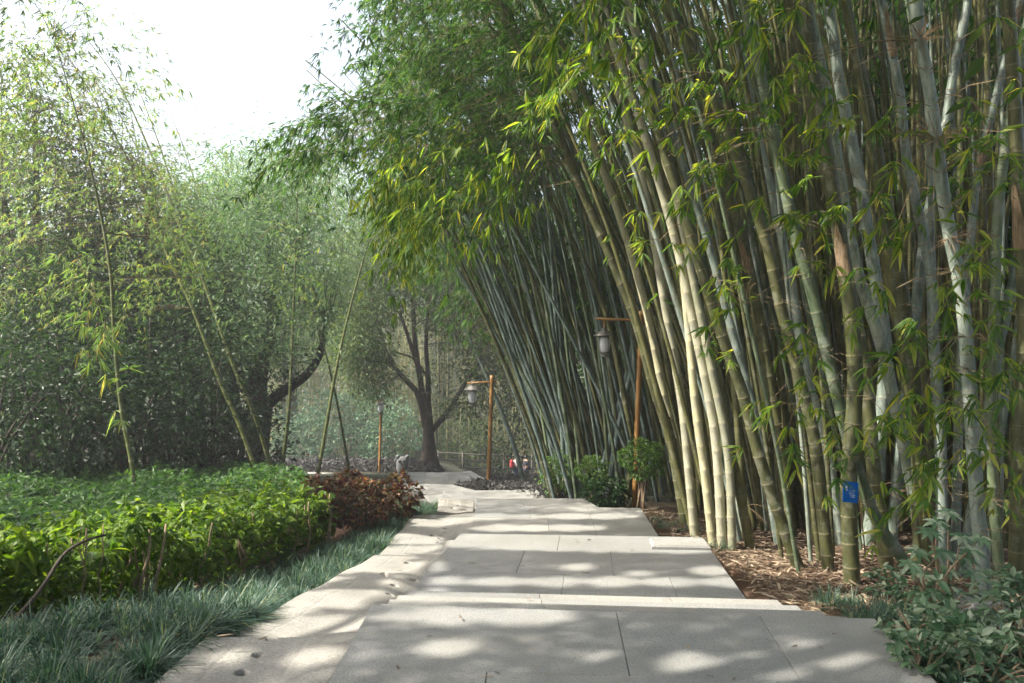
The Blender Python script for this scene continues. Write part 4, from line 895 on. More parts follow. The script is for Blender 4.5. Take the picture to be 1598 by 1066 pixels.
for px, Yt, hh, w_, lab in [(850, 36, 18, 4.2, 'tall dark tree behind the arching foliage, left of the lantern'), (950, 31, 17, 4.0, 'tall dark tree behind the arching foliage, above the orange lamp'), (1020, 27, 13, 3.2, 'dark tree glimpsed deep behind the far clump'), (1150, 22, 14, 3.2, 'dark tree behind the sunlit culms'), (1290, 20, 14, 3.2, 'dark tree deep behind the culms with the blue sign'), (1440, 19, 14, 3.2, 'dark tree deep behind the pale grey culms'), (1600, 17, 13, 3., 'dark tree behind the clump at the right border'), (1800, 15, 12, 3., 'dark tree right of the picture behind the clump')]:
    b0 = V((px - 799) / F * Yt, Yt, float(ground((px - 799) / F * Yt, Yt))); n_ = 260
    q_ = rand_dirs(n_) * (RNG.uniform(.2, 1, (n_, 1)) ** .5); crn = b0 + V(0, 0, hh * .52) + q_ * V(w_, w_ * .8, hh * .5)
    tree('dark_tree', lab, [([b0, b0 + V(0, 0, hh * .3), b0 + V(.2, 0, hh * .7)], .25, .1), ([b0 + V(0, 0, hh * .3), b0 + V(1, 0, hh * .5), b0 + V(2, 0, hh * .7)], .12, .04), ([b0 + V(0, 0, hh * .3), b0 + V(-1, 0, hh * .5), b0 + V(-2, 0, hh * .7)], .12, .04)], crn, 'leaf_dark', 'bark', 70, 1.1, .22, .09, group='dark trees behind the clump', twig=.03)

# ------------------------------------------------------------------ shrubs and beds
def shrub(name, label, c, rx, rz, n, leaf, L, w, nl=6, stem=True, group=None, cat='shrub', hollow=.5, near=False, base=None, squash=1., spread=1.1):
    c = np.asarray(c, float); b0 = np.array(base) if base is not None else V(c[0], c[1], float(ground(c[0], c[1])))
    root = empty(name, b0, label, cat, group)
    q_ = rand_dirs(n) * (RNG.uniform(hollow ** 3, 1, (n, 1)) ** (1 / 3)); q_ *= 1 + .2 * np.sin(q_[:, :1] * 6 + c[0] * 9) * np.cos(q_[:, 2:] * 5 + c[1])
    p = c + q_ * V(rx, rx * squash, rz); p[:, 2] = np.maximum(p[:, 2], b0[2] + .03)
    lv = Leaves(); fan(lv, p, norm(q_ + RNG.normal(0, .35, q_.shape) + V(0, 0, .2)), nl, L, w, spread, .3); lv.done(); v, f = lv.mesh(None, near)
    mk('foliage', [(v, f, 0, False)], [M[leaf]], root)
    if stem:
        k = 7; e = c + rand_dirs(k) * V(rx, rx * squash, rz) * .75; ts = np.linspace(0, 1, 6)[None, :, None]
        st = b0 + RNG.normal(0, .04, (k, 3)) * V(1, 1, 0); mid = (st * .4 + c * .6 + V(0, 0, -.0))[:, :]
        pts = (1 - ts) ** 2 * st[:, None] + 2 * ts * (1 - ts) * mid[:, None] + ts ** 2 * e[:, None]
        v, f = tubes(pts, np.tile(np.linspace(.018, .006, 6) * (rx + .5), (k, 1)), 5)
        mk('stems', [(v, f, 0, True)], [M['bark' if leaf == 'leaf_dark' else 'stem']], root)
    return root
# dark undergrowth at the left
UND = [(-20, 640, 12.5, 1.4, 1.5), (60, 650, 13.5, 1.3, 1.4), (120, 620, 14.5, 1.4, 1.7), (200, 650, 14.5, 1.2, 1.4), (265, 640, 16, 1.3, 1.5), (320, 675, 17, 1.1, 1.2), (20, 540, 16, 1.8, 2.2), (110, 520, 17, 1.7, 2.1), (230, 580, 16.5, 1.5, 1.8), (330, 610, 17.5, 1.3, 1.6), (-50, 590, 14, 1.5, 1.9), (290, 530, 19, 1.7, 2.2), (170, 500, 19, 2, 2.4), (40, 470, 18, 2.2, 2.6), (360, 690, 19, 1.2, 1.1), (380, 560, 22, 1.6, 2)]
UL = ['big dark bush at the left border behind the ground cover', 'dark bush second from the left border', 'tall dark bush left of the lone sunlit bamboo', 'dark bush directly behind the lone sunlit bamboo', 'dark bush right of the lone sunlit bamboo', 'low dark bush at the foot of the leaning slim bamboo', 'high bush in the deep shade at the far left', 'high shaded bush behind the tall dark one', 'shaded bush behind the leaning bamboo, left part', 'shaded bush behind the leaning bamboo, right part', 'bush cut off by the left border in the shade', 'large bush under the hazy tree', 'large bush under the dense dark tree', 'large bush under the leafy border tree', 'low bush beside the trunk of the crooked tree', 'loose bush around the limbs of the crooked tree']
for px in range(-10, 400, 58):
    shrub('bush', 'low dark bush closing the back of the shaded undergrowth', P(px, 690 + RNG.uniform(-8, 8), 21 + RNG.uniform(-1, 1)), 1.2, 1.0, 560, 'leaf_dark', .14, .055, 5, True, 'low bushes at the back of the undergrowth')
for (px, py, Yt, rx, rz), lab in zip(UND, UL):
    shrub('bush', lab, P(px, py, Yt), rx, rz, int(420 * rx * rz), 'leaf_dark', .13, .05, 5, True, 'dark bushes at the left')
HL = np.array([(-5.4, 3.0), (-3.9, 3.9), (-3.05, 5.0), (-2.62, 6.4), (-2.36, 7.8), (-2.12, 9.2)])
def hedge_x(y): return np.interp(y, HL[:, 1], HL[:, 0])
def hedge():
    b0 = V(-3, 5.5, float(ground(-3, 5.5)))
    root = empty('hedge', b0, 'sunlit loose green hedge with bare crooked stems between grass and ground cover', 'hedge')
    n_ = 6200; y = RNG.uniform(3.3, 9.4, n_) ** 1.0; d = RNG.uniform(0, 1.5, n_) ** 1.1; x = hedge_x(y) - d - .05
    g = ground(x, y); tz = .50 + .13 * np.sin(x * 3.1 + y * 2.2) * np.cos(y * 1.7) + .07 * np.sin(y * 5.3 + x * 4) + RNG.normal(0, .05, n_)
    z = g + tz * np.where(RNG.uniform(0, 1, n_) < .5, RNG.uniform(.8, 1.25, n_), RNG.uniform(.10, 1, n_))
    p = np.stack([x, y, z], -1); lv = Leaves()
    fan(lv, p, norm(RNG.normal(0, .5, p.shape) + V(.35, -.25, .3)), 6, .105, .042, 1.5, .25, 0, .25)
    lv.done(); hv, hf = lv.mesh()
    k = 90; y = RNG.uniform(3.4, 9.3, k); x = hedge_x(y) - RNG.uniform(.02, .9, k); g = ground(x, y); ts = np.linspace(0, 1, 7)
    pts = np.stack([x[:, None] + RNG.normal(0, .018, (k, 7)).cumsum(1), y[:, None] + RNG.normal(0, .018, (k, 7)).cumsum(1), g[:, None] - .05 + (.62 + RNG.uniform(-.1, .1, (k, 1))) * ts], -1)
    v, f = tubes(pts, np.tile(np.linspace(.014, .006, 7), (k, 1)) * RNG.uniform(.6, 1.4, (k, 1)), 6)
    mk('foliage', [(hv, hf, 0, False), (v, f, 1, True)], [M['leaf_hedge'], M['stem']], root)
hedge()
def cover():
    n_ = 15000; y = RNG.uniform(4.2, 19, n_); x0 = np.where(y < 9.2, hedge_x(y) - 1.2, np.interp(y, [9.2, 12, 19], [-3.1, -3.2, -5.2]))
    x = x0 - RNG.uniform(0, 1, n_) ** 1.1 * (.8 * y + 1.5 + x0).clip(.5); g = ground(x, y)
    z = g + .40 + .13 * np.sin(x * 2.1 + 1) * np.cos(y * 1.5 + x) + RNG.normal(0, .07, n_)
    lv = Leaves(); p = np.stack([x, y, z], -1); fan(lv, p, norm(RNG.normal(0, .6, p.shape) + V(.2, -.3, .4)), 5, .12, .05, 1.4, .25, 0, .25); lv.done()
    v, f = lv.mesh(None, False); tag(mk('ground_cover', [(v, f, 0, False)], [M['leaf_cover']]), 'low leafy green ground cover spreading behind the sunlit hedge', 'ground cover', kind='stuff')
cover()
for px, py, Yt, rx, lab in [(505, 792, 9.6, .36, 'red leaved shrub next to the end of the green hedge'), (560, 790, 10.2, .42, 'red and orange leaved shrub in the middle of its row'), (615, 782, 11., .38, 'dark red shrub with silvery top leaves by the path bend'), (540, 775, 11, .28, 'small red shrub poking up at the back of its row')]:
    c = P(px, py, Yt); shrub('red_shrub', lab, c + V(0, 0, .05), rx, .34, 460, 'leaf_croton', .095, .036, 6, True, 'red leaved shrubs', near=True)
# grasses
def tuftgrass(centres, nb, L, w, lean=.75):
    m = len(centres); n_ = m * nb; p = np.repeat(centres, nb, 0); an = RNG.uniform(0, 2 * np.pi, n_); t = RNG.uniform(.05, lean, n_)
    off = np.stack([np.cos(an), np.sin(an), 0 * an], -1)
    a = norm(off * t[:, None] + V(0, 0, 1) + RNG.normal(0, .1, (n_, 3))); side = np.stack([-np.sin(an), np.cos(an), 0 * an], -1)
    LV = Leaves(); k = RNG.uniform(.6, 1.2, n_) * np.repeat(RNG.uniform(.55, 1.25, m), nb); LV.add(p + off * RNG.uniform(0, .06, (n_, 1)), a, side, L * k, w * RNG.uniform(.8, 1.2, n_), RNG.uniform(.25, .85, n_))
    LV.done(); return LV.mesh()
def onground(x, y): return np.stack([x, y, ground(x, y) - .01], -1)
y = RNG.uniform(2.6, 12.4, 760); lo = np.where(y < 9.2, hedge_x(y) + .02, -2.05); hi = np.interp(y, [2.6, 4.4, 8, 8.1, 11, 12.4], [-1.84, -1.80, -1.54, -1.46, -1.46, -1.15])
x = lo + (hi - lo) * RNG.uniform(0, 1, 760) ** .75; kk = RNG.uniform(0, 1, 760) < np.clip((hi - lo) / 1.2, .25, 1) * np.where(y > 8, 1, .8)
gc = np.concatenate([onground(x[kk], y[kk]), onground(RNG.uniform(-3.1, -1.95, 60), RNG.uniform(2.7, 3.9, 60))]); v, f = tuftgrass(gc, 160, .29, .0078, 2.2)
v2, f2 = tuftgrass(np.concatenate([onground(RNG.uniform(2.25, 2.75, 26), RNG.uniform(4.6, 6.1, 26)), onground(RNG.uniform(2.14, 2.75, 80), RNG.uniform(3.0, 4.9, 80)), onground(RNG.uniform(2.2, 2.5, 5), RNG.uniform(8.9, 9.8, 5)), onground(RNG.uniform(1.95, 2.5, 14), RNG.uniform(10, 11, 14))]), 46, .25, .006)
tag(mk('grass', [(v, f, 0, False), (v2, f2, 0, False)], [M['blade']]), 'dark blue green tufted border grass along both edges of the path', 'grass', kind='stuff')
# litter
def litter(n_, xr, yr, L, w, name, lab, cond=None):
    x = RNG.uniform(*xr, n_); y = RNG.uniform(*yr, n_)
    if cond is not None: k_ = cond(x, y); x, y = x[k_], y[k_]
    m_ = len(x); an = RNG.uniform(0, 6.28, m_); a = np.stack([np.cos(an), np.sin(an), RNG.normal(.05, .12, m_)], -1)
    lv = Leaves(); kk_ = RNG.uniform(.5, 1.4, m_); lv.add(np.stack([x, y, ground(x, y) + RNG.uniform(.005, .035, m_)], -1), a, np.cross(a, V(0, 0, 1) + RNG.normal(0, .3, (m_, 3))), L * kk_, w * kk_, .1)
    lv.done(False); v, f = lv.mesh(); tag(mk(name, [(v, f, 0, False)], [M['leaf_litter']]), lab, 'dead leaves', kind='stuff')
litter(15000, (1.6, 6), (5.5, 12), .13, .02, 'leaf_litter', 'dry tan bamboo leaves strewn under the near clump', lambda x, y: (x > np.where(y < 8.7, 2.2, 2.0)) & (RNG.uniform(0, 1, len(x)) < .9))
litter(3500, (-4.6, -1.9), (3, 9.3), .07, .025, 'fallen_leaves', 'brown fallen leaves under the hedge', lambda x, y: x < hedge_x(y) + .25)
# plants at the lower right
PL = [(1425, 985, 4.35), (1460, 1000, 4.2), (1500, 1010, 4.1), (1545, 1020, 4.0), (1590, 1010, 4.0), (1440, 1040, 3.9), (1500, 1050, 3.85), (1560, 1060, 3.8), (1405, 930, 4.9), (1440, 940, 4.7), (1480, 955, 4.5), (1580, 965, 4.4), (1610, 1050, 3.8), (1385, 905, 5.3), (1568, 930, 4.8), (1600, 930, 4.7), (1530, 1040, 3.9)]
for px, py, Yt in PL:
    g = base_at(px, py + 25, Yt); c = g + V(0, 0, .15)
    shrub('variegated_plant', 'silver striped leafy plant in the bed right of the path', c, .17, .14, 34, 'leaf_silver', .08, .034, 6, True, 'variegated plants right of the path', 'plant', near=True, base=g, spread=1.5)
def umbrella_plant():
    g = base_at(1480, 975, 4.9); root = empty('umbrella_plant', g, 'tall shrub of radiating leaflets standing in front of the pale grey culm', 'plant')
    pts = [(1480, 800), (1450, 830), (1500, 838), (1430, 860), (1470, 862), (1515, 858), (1530, 840), (1440, 895), (1480, 890), (1520, 895), (1455, 925), (1495, 925), (1462, 815), (1420, 880), (1505, 870)]
    lv = Leaves(); st = []
    for px, py in pts:
        c = P(px, py, g[1] + RNG.uniform(-.15, .15)); n_ = 8; an = np.arange(n_) / n_ * 6.28 + RNG.uniform(0, 6); d = np.stack([np.cos(an), np.sin(an) * .8 - .25, np.full(n_, .05) + .35 * np.sin(an)], -1)
        a = norm(d); lv.add(np.repeat(c[None], n_, 0), a, np.cross(a, V(0, -.6, 1)), RNG.uniform(.075, .11, n_), .034, .35)
        st.append(spline([g, g * .5 + c * .5 + V(RNG.normal(0, .05), .03, .05), c], 8))
    lv.done(False); v, f = lv.mesh(); mk('foliage', [(v, f, 0, False)], [M['leaf_silver']], root)
    v, f = tubes(np.array(st), np.tile(np.linspace(.012, .005, 8), (len(st), 1)), 6); mk('stems', [(v, f, 0, True)], [M['stem']], root)
umbrella_plant()
# clipped shrubs beside the far clump
g = base_at(1000, 797, 11.3); shrub('round_shrub', 'round headed clipped shrub on a bare stem beside the orange lamp post', P(1003, 716, g[1]), .36, .33, 900, 'leaf_round', .055, .026, 6, True, 'clipped shrubs at the far clump', base=g, near=True)
shrub('round_shrub', 'grey green rounded shrub among the far bamboo culms', P(872, 738, 13.8), .36, .38, 700, 'leaf_round', .055, .026, 6, True, 'clipped shrubs at the far clump')
shrub('round_shrub', 'rounded shrub between the other two clipped ones', P(925, 735, 12.8), .30, .25, 500, 'leaf_round', .055, .026, 6, True, 'clipped shrubs at the far clump')
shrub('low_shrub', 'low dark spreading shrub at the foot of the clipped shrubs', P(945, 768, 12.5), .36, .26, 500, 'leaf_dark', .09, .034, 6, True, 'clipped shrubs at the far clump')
for px, py, Yt, rx, rz, lab in [(470, 690, 37, 1.7, 1.6, 'pale blue green shrub at the left of the sunken lawn'), (540, 665, 39, 2.1, 2.0, 'large pale shrub behind the far lamp'), (610, 680, 38, 1.6, 1.7, 'pale shrub right of the far lamp'), (500, 655, 42, 2.2, 1.9, 'pale feathery shrub at the back, left'), (590, 650, 43, 2.0, 1.9, 'pale feathery shrub at the back, right'), (730, 690, 45, 1.8, 1.6, 'green bush behind the rail fence'), (790, 690, 46, 2, 2.2, 'dark green bush behind the walkers'), (700, 665, 48, 2, 2, 'olive bush behind the forked tree')]:
    shrub('pale_shrub' if 'pale' in lab else 'bush', lab, P(px, py, Yt), rx, rz, 900, 'leaf_pale_shrub' if 'pale' in lab else 'leaf_tree', .22, .075, 5, False, 'shrubs round the sunken lawn')
# purple cover beds
def purple(n_, poly, Y0, Y1, h):
    out = []
    y = RNG.uniform(Y0, Y1, n_ * 3); lo, hi = np.array(poly).min(0), np.array(poly).max(0); x = RNG.uniform(lo[0], hi[0], n_ * 3)
    k_ = inpoly(np.stack([x, y], -1), poly); x, y = x[k_], y[k_]
    return np.stack([x, y, ground(x, y) + RNG.uniform(.02, h, len(x))], -1)
lv = Leaves(); p = np.concatenate([purple(450, [(-.5, 15.2), (.4, 13.6), (1.0, 13.4), (1.3, 17.5), (-.2, 19)], 13, 19, .22), purple(500, [(-1.3, 16.8), (-.5, 16), (-.4, 21.5), (-1.0, 21.3)], 16, 21.6, .2), purple(500, [(-.3, 22), (1.5, 22), (1.6, 27), (-.8, 26)], 22, 27, .14)])
fan(lv, p, norm(RNG.normal(0, .5, p.shape) + V(0, -.2, .6)), 5, .10, .04, 1.5, .2); lv.done(); v, f = lv.mesh(None, False)
tag(mk('purple_ground_cover', [(v, f, 0, False)], [M['leaf_purple']]), 'dusky purple ground cover filling the corners of the far steps', 'ground cover', kind='stuff')
lv = Leaves(); p = purple(2500, [(-14, 32.6), (-2.6, 31.8), (-4, 35), (-15, 36)], 31, 36, .5); fan(lv, p, norm(RNG.normal(0, .5, p.shape) + V(0, -.2, .6)), 5, .16, .06, 1.5, .2); lv.done(); v, f = lv.mesh(None, False)
tag(mk('dark_ground_cover', [(v, f, 0, False)], [M['leaf_purple']]), 'dark low planting behind the far side path', 'ground cover', kind='stuff')
# far grove of thin bamboo and the woods behind it
def grove():
    n_ = 420; Yg = RNG.uniform(44, 66, n_); x = (RNG.uniform(380, 900, n_) - 799) / F * Yg; g = ground(x, Yg); H = RNG.uniform(6, 10, n_); ts = np.linspace(0, 1, 6)
    ln = RNG.normal(0, .06, (n_, 2)); pts = np.stack([x[:, None] + ln[:, :1] * H[:, None] * ts ** 1.5, Yg[:, None] + 0 * ts, g[:, None] + H[:, None] * ts], -1)
    v, f = tubes(pts, np.tile(np.linspace(.04, .015, 6), (n_, 1)), 4, False)
    lv = Leaves(); i = RNG.integers(0, n_, 5200); t = RNG.uniform(.25, 1, 5200); c = np.stack([x[i] + ln[i, 0] * H[i] * t ** 1.5, Yg[i], g[i] + H[i] * t], -1) + RNG.normal(0, .5, (5200, 3))
    cluster(lv, c, 9, .45, .2, .04); lv.done(); v2, f2 = lv.mesh(None, False)
    tag(mk('bamboo_grove', [(v, f, 0, True), (v2, f2, 1, False)], [M['culm_slim'], M['leaf_grove']]), 'distant yellowish grove of thin bamboo stems', 'bamboo grove', kind='stuff')
grove()
lv = Leaves(); n_ = 2600; Yw = RNG.uniform(62, 105, n_); x = (RNG.uniform(-150, 1750, n_) - 799) / F * Yw; top = np.interp(799 + x / Yw * F, [-150, 150, 330, 480, 700, 1750], [120, 260, 300, 270, 250, 100]); zt = EYE + (550 - top) / F * Yw
z = -7 + (zt + 7) * RNG.uniform(0, 1, n_) * (1 - .12 * np.abs(np.sin(x * .35)))
cluster(lv, np.stack([x, Yw, z], -1), 26, 1.5, .55, .26, flat=.8); lv.done(); v, f = lv.mesh(None, False)
tag(mk('far_woods', [(v, f, 0, False)], [M['leaf_far']]), 'hazy far woods closing the view behind the garden', 'woods', kind='stuff')

# ------------------------------------------------------------------ lamps
def lamp(label, foot, Yg, top, bar0, bar1, lan, sc, along=None):
    b0 = base_at(*foot, Yg); Yl = b0[1]; root = empty('garden_lamp', b0, label, 'lamp', 'orange bamboo lamp posts')
    tp = P(*top, Yl); n_ = 9; c = np.stack([b0 * (1 - t) + tp * t for t in np.linspace(0, 1, 25)]); r = np.full(25, .058 * sc); r[::3] *= 1.07
    v, f = tubes(c, r, 12); mk('post', [(v, f, 0, True)], [M['orange_pole']], root)
    if along is None: a, e = P(*bar0, Yl), P(*bar1, Yl); l = P(*lan, Yl)
    else: a, e = tp + V(0, -.75, -.06), tp + V(0, .1, -.06); l = P(*lan, Yl - .62)
    v, f = tubes(np.stack([a, (a + e) / 2, e]), np.array([.03, .03, .03]) * sc, 10); mk('crossbar', [(v, f, 0, True)], [M['orange_pole']], root)
    t_ = a * .8 + e * .2 if along is None else a; hang = V(l[0], l[1], 0); 
    zb = np.interp(l[0], sorted((a[0], e[0])), [a[2], e[2]] if a[0] < e[0] else [e[2], a[2]]) if along is None else a[2]
    h = .30 * sc
    v, f = tubes(np.stack([V(l[0], l[1], l[2] + h * .75), V(l[0], l[1], (l[2] + h * .75 + zb) / 2), V(l[0], l[1], zb)]), np.full(3, .014), 8); mk('hanger', [(v, f, 0, True)], [M['orange_pole']], root)
    pr = np.array([(.0, .40), (.045, .40), (.06, .37), (.03, .345), (.12, .32), (.145, .27), (.215, .225), (.225, .205), (.10, .215), (.085, .17), (.0, .17)]) * sc
    cap = [mk_ for mk_ in lathe(pr[1:-1], l, 32, np.array([0, 0, 0, .0, .03, .07, .09, 0, 0]))]
    mk('lantern_cap', [(cap[0], cap[1], 0, True)], [M['lamp_metal']], root)
    gp = np.array([(.075, .175), (.108, .13), (.122, .07), (.125, .0), (.115, -.07), (.095, -.125), (.075, -.15)]) * sc
    v, f = lathe(gp, l, 24); mk('globe', [(v, f, 0, True)], [M['globe']], root)
    bp = np.array([(.10, -.145), (.105, -.165), (.06, -.18), (.05, -.215), (.10, -.225), (.095, -.255), (.03, -.27)]) * sc
    v, f = lathe(bp, l, 24); mk('lantern_base', [(v, f, 0, True)], [M['lamp_metal']], root)
    br = [np.stack([l + V(math.cos(q_) * .12 * sc, math.sin(q_) * .12 * sc, .19 * sc), l + V(math.cos(q_) * .15 * sc, math.sin(q_) * .15 * sc, 0), l + V(math.cos(q_) * .10 * sc, math.sin(q_) * .10 * sc, -.2 * sc)]) for q_ in np.arange(4) * math.pi / 2 + .6]
    v, f = tubes(np.array(br), np.full((4, 3), .007 * sc), 5); mk('lantern_cage', [(v, f, 0, True)], [M['lamp_metal']], root)
lamp('orange lamp post with white lantern hanging left, half hidden by the near clump', (990, 792), 11.6, (1001, 486), (930, 497), (1012, 501), (943, 539), .74)
lamp('orange lamp post with white lantern at the corner of the far steps', (762, 759), 20, (768, 586), (729, 598), (775, 596), (737, 620), .95)
lamp('small far lamp post with its lantern facing the viewer', (592, 738), 27, (595, 622), None, None, (594, 638), .95, along=True)

# ------------------------------------------------------------------ fence, statue, sign, people
Yf = 42.5
root = empty('rail_fence', P(690, 745, Yf), 'dark horizontal rail fence across the end of the path', 'fence')
for y0, y1 in ((706, 713), (717, 722), (728, 732), (738, 743)):
    a, e = P(676, y0, Yf), P(838, y1, Yf + 1.5); v, f = tubes(np.stack([a, a * .5 + e * .5 + V(0, 0, -.03), e]), np.full(3, .045), 8); mk('rail', [(v, f, 0, True)], [M['rail']], root)
for px in (684, 722, 786, 830):
    t = (px - 676) / 162; a = P(px, 703 + 7 * t, Yf + 1.5 * t - .09); b_ = a.copy(); b_[2] = min(float(ground(a[0], a[1])), a[2] - 1.4) - .1
    v, f = tubes(np.stack([b_, (a + b_) / 2, a]), np.full(3, .05), 8); mk('post', [(v, f, 0, True)], [M['rail']], root)
def statue():
    b0 = base_at(628, 739, 31.); Yl = b0[1]; s_ = Yl / F; root = empty('panda_stone', b0, 'grey stone marker shaped like a bear with round ears and dark eyes', 'statue')
    def blob(c, r, nu=22, nv=14):
        u, w_ = np.meshgrid(np.arange(nu) / nu * 6.283, np.linspace(-1.45, 1.45, nv)); d = np.stack([np.cos(w_) * np.cos(u), np.cos(w_) * np.sin(u), np.sin(w_)], -1)
        e = np.sign(d) * np.abs(d) ** .72; v = (e * np.asarray(r) + np.asarray(c)).reshape(-1, 3); i = np.arange(nu * nv).reshape(nv, nu); j = np.roll(i, -1, 1)
        return v, [np.stack([i[:-1], j[:-1], j[1:], i[1:]], -1).reshape(-1, 4), i[-1][None], i[0, ::-1][None]]
    v, f = blob(b0 + V(0, 0, 12.5 * s_), (9.5 * s_, .17, 14.5 * s_)); mk('body', [(v, f, 0, True)], [M['statue']], root)
    for sx in (-7.2, 7.6): v, f = blob(b0 + V(sx * s_, 0, 26 * s_), (3.2 * s_, .12, 3.2 * s_)); mk('ear', [(v, f, 0, True)], [M['statue']], root)
    for sx in (-3.6, 3.6): v, f = blob(b0 + V(sx * s_, -.15, 20 * s_), (2.0 * s_, .05, 1.7 * s_)); mk('eye', [(v, f, 0, True)], [M['dark_hole']], root)
    v, f = blob(b0 + V(0, -.16, 16.5 * s_), (1.2 * s_, .05, .9 * s_)); mk('nose', [(v, f, 0, True)], [M['dark_hole']], root)
statue()
def sign():
    c = P(1327, 768, 5.75); b0 = base_at(1352, 885, 5.9); root = empty('plant_sign', b0, 'small tilted blue sign with white writing on a thin stake', 'sign')
    ux = norm(V(1, .3, -.16)); uy = norm(V(.03, 0, 1)); n_ = norm(np.cross(ux, uy)); sx, sy, th = .068, .078, .004
    if n_[1] > 0: n_ = -n_
    def slab(cx, cy, hx, hy, d0, d1):
        v = np.array([c + ux * (cx + a * hx) + uy * (cy + b * hy) + n_ * d for d in (d0, d1) for a, b in ((-1, -1), (1, -1), (1, 1), (-1, 1))])
        return v, np.array([(0, 3, 2, 1), (4, 5, 6, 7), (0, 1, 5, 4), (1, 2, 6, 5), (2, 3, 7, 6), (3, 0, 4, 7)])
    v, f = slab(0, 0, sx, sy, 0, th); mk('plate', [(v, f, 0, False)], [M['blue_enamel']], root)
    ink = []
    for cx, cy, hx, hy in [(-.040, .036, .009, .012), (-.037, .014, .007, .004), (.005, .034, .008, .0026), (-.008, .008, .004, .002), (.004, .010, .004, .0022), (.018, .012, .005, .002), (.034, .012, .004, .004), (.0, -.006, .006, .0018), (.016, -.006, .005, .0018), (.029, -.005, .004, .0018),
                           (.0, -.020, .007, .0024), (.015, -.021, .005, .0024), (.030, -.021, .006, .003), (.003, -.034, .004, .0024), (.016, -.034, .004, .0024), (.028, -.034, .007, .003), (-.013, -.008, .003, .002)]:
        v, f = slab(cx, cy, hx, hy, th + .0005, th + .0012); ink.append((v, f, 0, False))
    mk('lettering', ink, [M['white_paint']], root)
    a = c + ux * .065 + uy * .02 - n_ * .01; pts = np.stack([b0 - V(0, 0, .05), b0 * .5 + a * .5 + V(.01, 0, 0), a, c - n_ * .008])
    v, f = tubes(spline(pts, 14), np.full(14, .006), 7); mk('stake', [(v, f, 0, True)], [M['stem']], root)
sign()
def person(label, px, py, Yt, cloth_top, cloth_leg, bag=None, hgt=1.62, turn=.3):
    b0 = base_at(px, py, Yt); b0[2] = EYE + (550 - py) / F * b0[1]; s_ = hgt / 1.7
    root = empty('person', b0, label, 'person'); cr, sr = math.cos(turn), math.sin(turn)
    def W_(p): return (p[0] * cr - p[1] * sr) * s_, (p[0] * sr + p[1] * cr) * s_, p[2] * s_
    J = dict(pel=((0, 0, .95), .13), spi=((0, .02, 1.18), .135), che=((0, .03, 1.36), .15), nec=((0, .0, 1.47), .055), hea=((0, -.02, 1.56), .085), top=((0, -.01, 1.66), .08),
             hl=((-.09, 0, .90), .095), kl=((-.10, -.08, .50), .06), al=((-.10, .04, .09), .04), tl=((-.11, -.12, .03), .035), hr=((.09, 0, .90), .095), kr=((.10, .05, .50), .06), ar=((.10, .22, .12), .04), tr=((.11, .08, .04), .035),
             sl=((-.19, .03, 1.38), .065), el=((-.26, -.02, 1.10), .042), wl=((-.22, -.2, .92), .03), dl=((-.21, -.27, .87), .026), sR=((.19, .03, 1.38), .065), er=((.26, .02, 1.10), .042), wr=((.24, -.12, .88), .03), dr=((.235, -.18, .81), .026))
    E = [('pel', 'spi'), ('spi', 'che'), ('che', 'nec'), ('nec', 'hea'), ('hea', 'top'), ('pel', 'hl'), ('hl', 'kl'), ('kl', 'al'), ('al', 'tl'), ('pel', 'hr'), ('hr', 'kr'), ('kr', 'ar'), ('ar', 'tr'), ('che', 'sl'), ('sl', 'el'), ('el', 'wl'), ('wl', 'dl'), ('che', 'sR'), ('sR', 'er'), ('er', 'wr'), ('wr', 'dr')]
    def skin(name, keys, mat, grow=0.):
        ks = [k_ for k_ in J if k_ in keys]; ed = [(ks.index(a), ks.index(b)) for a, b in E if a in keys and b in keys]
        me = bpy.data.meshes.new(name); me.from_pydata([W_(J[k_][0]) for k_ in ks], ed, []); me.materials.append(M[mat]); o = bpy.data.objects.new(name, me); link(o, root)
        o.modifiers.new('skin', 'SKIN'); 
        for k_, sv in zip(ks, me.skin_vertices[0].data): r = (J[k_][1] + grow) * s_; sv.radius = (r, r); sv.use_root = k_ == ks[0]
        su = o.modifiers.new('sub', 'SUBSURF'); su.levels = su.render_levels = 2; return o
    skin('body', set(J), 'skin')
    skin('shirt', {'pel', 'spi', 'che', 'sl', 'el', 'wl', 'sR', 'er', 'wr'}, cloth_top, .014)
    skin('trousers', {'pel', 'hl', 'kl', 'al', 'hr', 'kr', 'ar'}, cloth_leg, .016)
    hv, hf = lathe(np.array([(.098, .0), (.108, .06), (.09, .115), (.05, .14), (.01, .148)]) * s_, V(*W_((0, .012, 1.575))) + b0, 14); mk('hair', [(hv, hf, 0, True)], [M['hair']], root)
    return root, W_, b0, s_
root, W_, b0, s_ = person('person in a pale shirt and jeans carrying a red backpack', 805, 757, 40, 'white_cloth', 'jeans', turn=1.9)
bag = bpy.data.meshes.new('bag')
bv, bf = lathe(np.array([(.05, -.24), (.15, -.22), (.17, -.05), (.165, .10), (.12, .2), (.03, .22)]) * s_, V(0, 0, 0), 16); bv[:, 1] *= .62
cr, sr = math.cos(1.9), math.sin(1.9); bv = np.stack([bv[:, 0] * cr - bv[:, 1] * sr, bv[:, 0] * sr + bv[:, 1] * cr, bv[:, 2]], -1) + np.array(W_((0, .24, 1.22))) + b0
tag(mk('backpack', [(bv, bf, 0, True)], [M['red_cloth']], origin=b0), 'red backpack on the back of the person in jeans', 'backpack')
person('person in dark clothes walking just right of the red backpack', 821, 756, 40.6, 'dark_cloth', 'dark_cloth', hgt=1.55, turn=2.2)

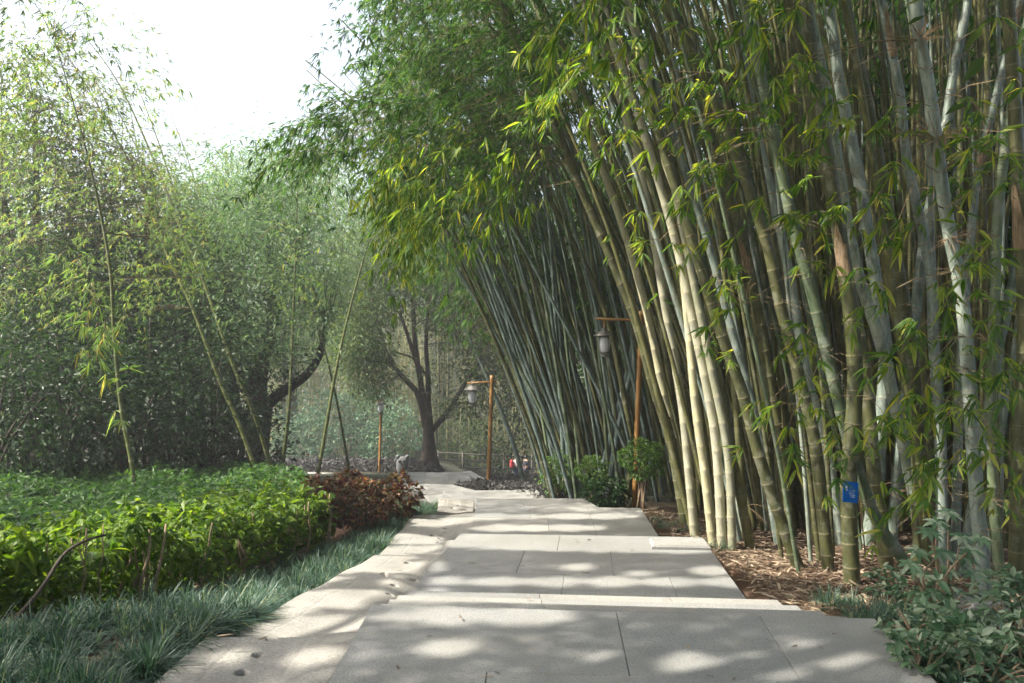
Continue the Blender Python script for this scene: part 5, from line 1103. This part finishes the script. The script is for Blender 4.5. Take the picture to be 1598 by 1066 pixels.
# ------------------------------------------------------------------ single small things
def bigleaf(label, p, a, side, L, w, mat='leaf_dead', dr=.25):
    lv = Leaves(); lv.add(np.array([p]), np.array([a]), np.array([side]), L, w, dr); lv.done(False); v, f = lv.mesh(); tag(mk('fallen_leaf', [(v, f, 0, True)], [M[mat]], origin=p), label, 'leaf', 'single fallen leaves')
g = base_at(287, 998, 4.2); bigleaf('large upright yellow leaf stuck in the grass edge', g, P(262, 950, 4.15) - g, V(.7, -.6, .1), .22, .065)
for px, py, z, an, L, lab in [(337, 996, .03, .4, .10, 'curled brown leaf on the nearest carved slab'), (401, 1003, .0, 1.1, .09, 'dark thin leaf beside the three holes'), (820, 936, -.26, .2, .05, 'tiny dark leaf on the sunlit narrow steps'), (895, 843, -.44, .1, .06, 'small brown leaf on the sunlit kerb of the second flight'), (720, 968, .01, 1.8, .07, 'short brown leaf on the big near tread')]:
    p = G(px, py, z) + V(0, 0, .012); bigleaf(lab, p, V(math.cos(an), math.sin(an), .08), V(-math.sin(an), math.cos(an), .2), L, .016, 'leaf_litter', .1)
a = base_at(8, 985, 4.4); pts = [a, P(60, 925, 4.7), P(100, 865, 5.0), P(138, 842, 5.2), P(165, 835, 5.3)]
v, f = tubes(spline(pts, 16), np.linspace(.016, .008, 16), 7); tag(mk('dry_branch', [(v, f, 0, True)], [M['bark']], origin=a), 'bare bent branch leaning on the hedge at the lower left', 'branch')

# ------------------------------------------------------------------ haze between the trees
v, f = box(-140, 140, -30, 118, -12, 45)
hm = bpy.data.materials.new('haze_air'); hm.use_nodes = True; nt = hm.node_tree; nt.nodes.clear()
o_ = nt.nodes.new('ShaderNodeOutputMaterial'); pv = nt.nodes.new('ShaderNodeVolumePrincipled')
pv.inputs['Color'].default_value = (.93, .96, 1, 1); pv.inputs['Density'].default_value = .0026; pv.inputs['Anisotropy'].default_value = .25
nt.links.new(pv.outputs[0], o_.inputs['Volume'])
tag(mk('haze', [(v, f, 0, False)], [hm]), kind='stuff')

n_ = 170; x = RNG.uniform(-.7, 1.9, n_); y = np.where(RNG.uniform(0, 1, n_) < .6, RNG.uniform(2.2, 4.5, n_), RNG.uniform(6.9, 8.4, n_)); z = np.where(y < 5, .006, -.444)
an = RNG.uniform(0, 6.28, n_); a = np.stack([np.cos(an), np.sin(an), 0 * an + .04], -1); lv = Leaves(); kk_ = RNG.uniform(.25, 1, n_)
lv.add(np.stack([x, y, z], -1), a, np.cross(a, V(0, 0, 1) + RNG.normal(0, .2, (n_, 3))), .07 * kk_, .012 * kk_, .02); lv.done(False); v, f = lv.mesh()
tag(mk('leaf_scraps', [(v, f, 0, False)], [M['leaf_litter']]), 'small dry leaf scraps scattered on the stone path', 'leaf scraps', kind='stuff')
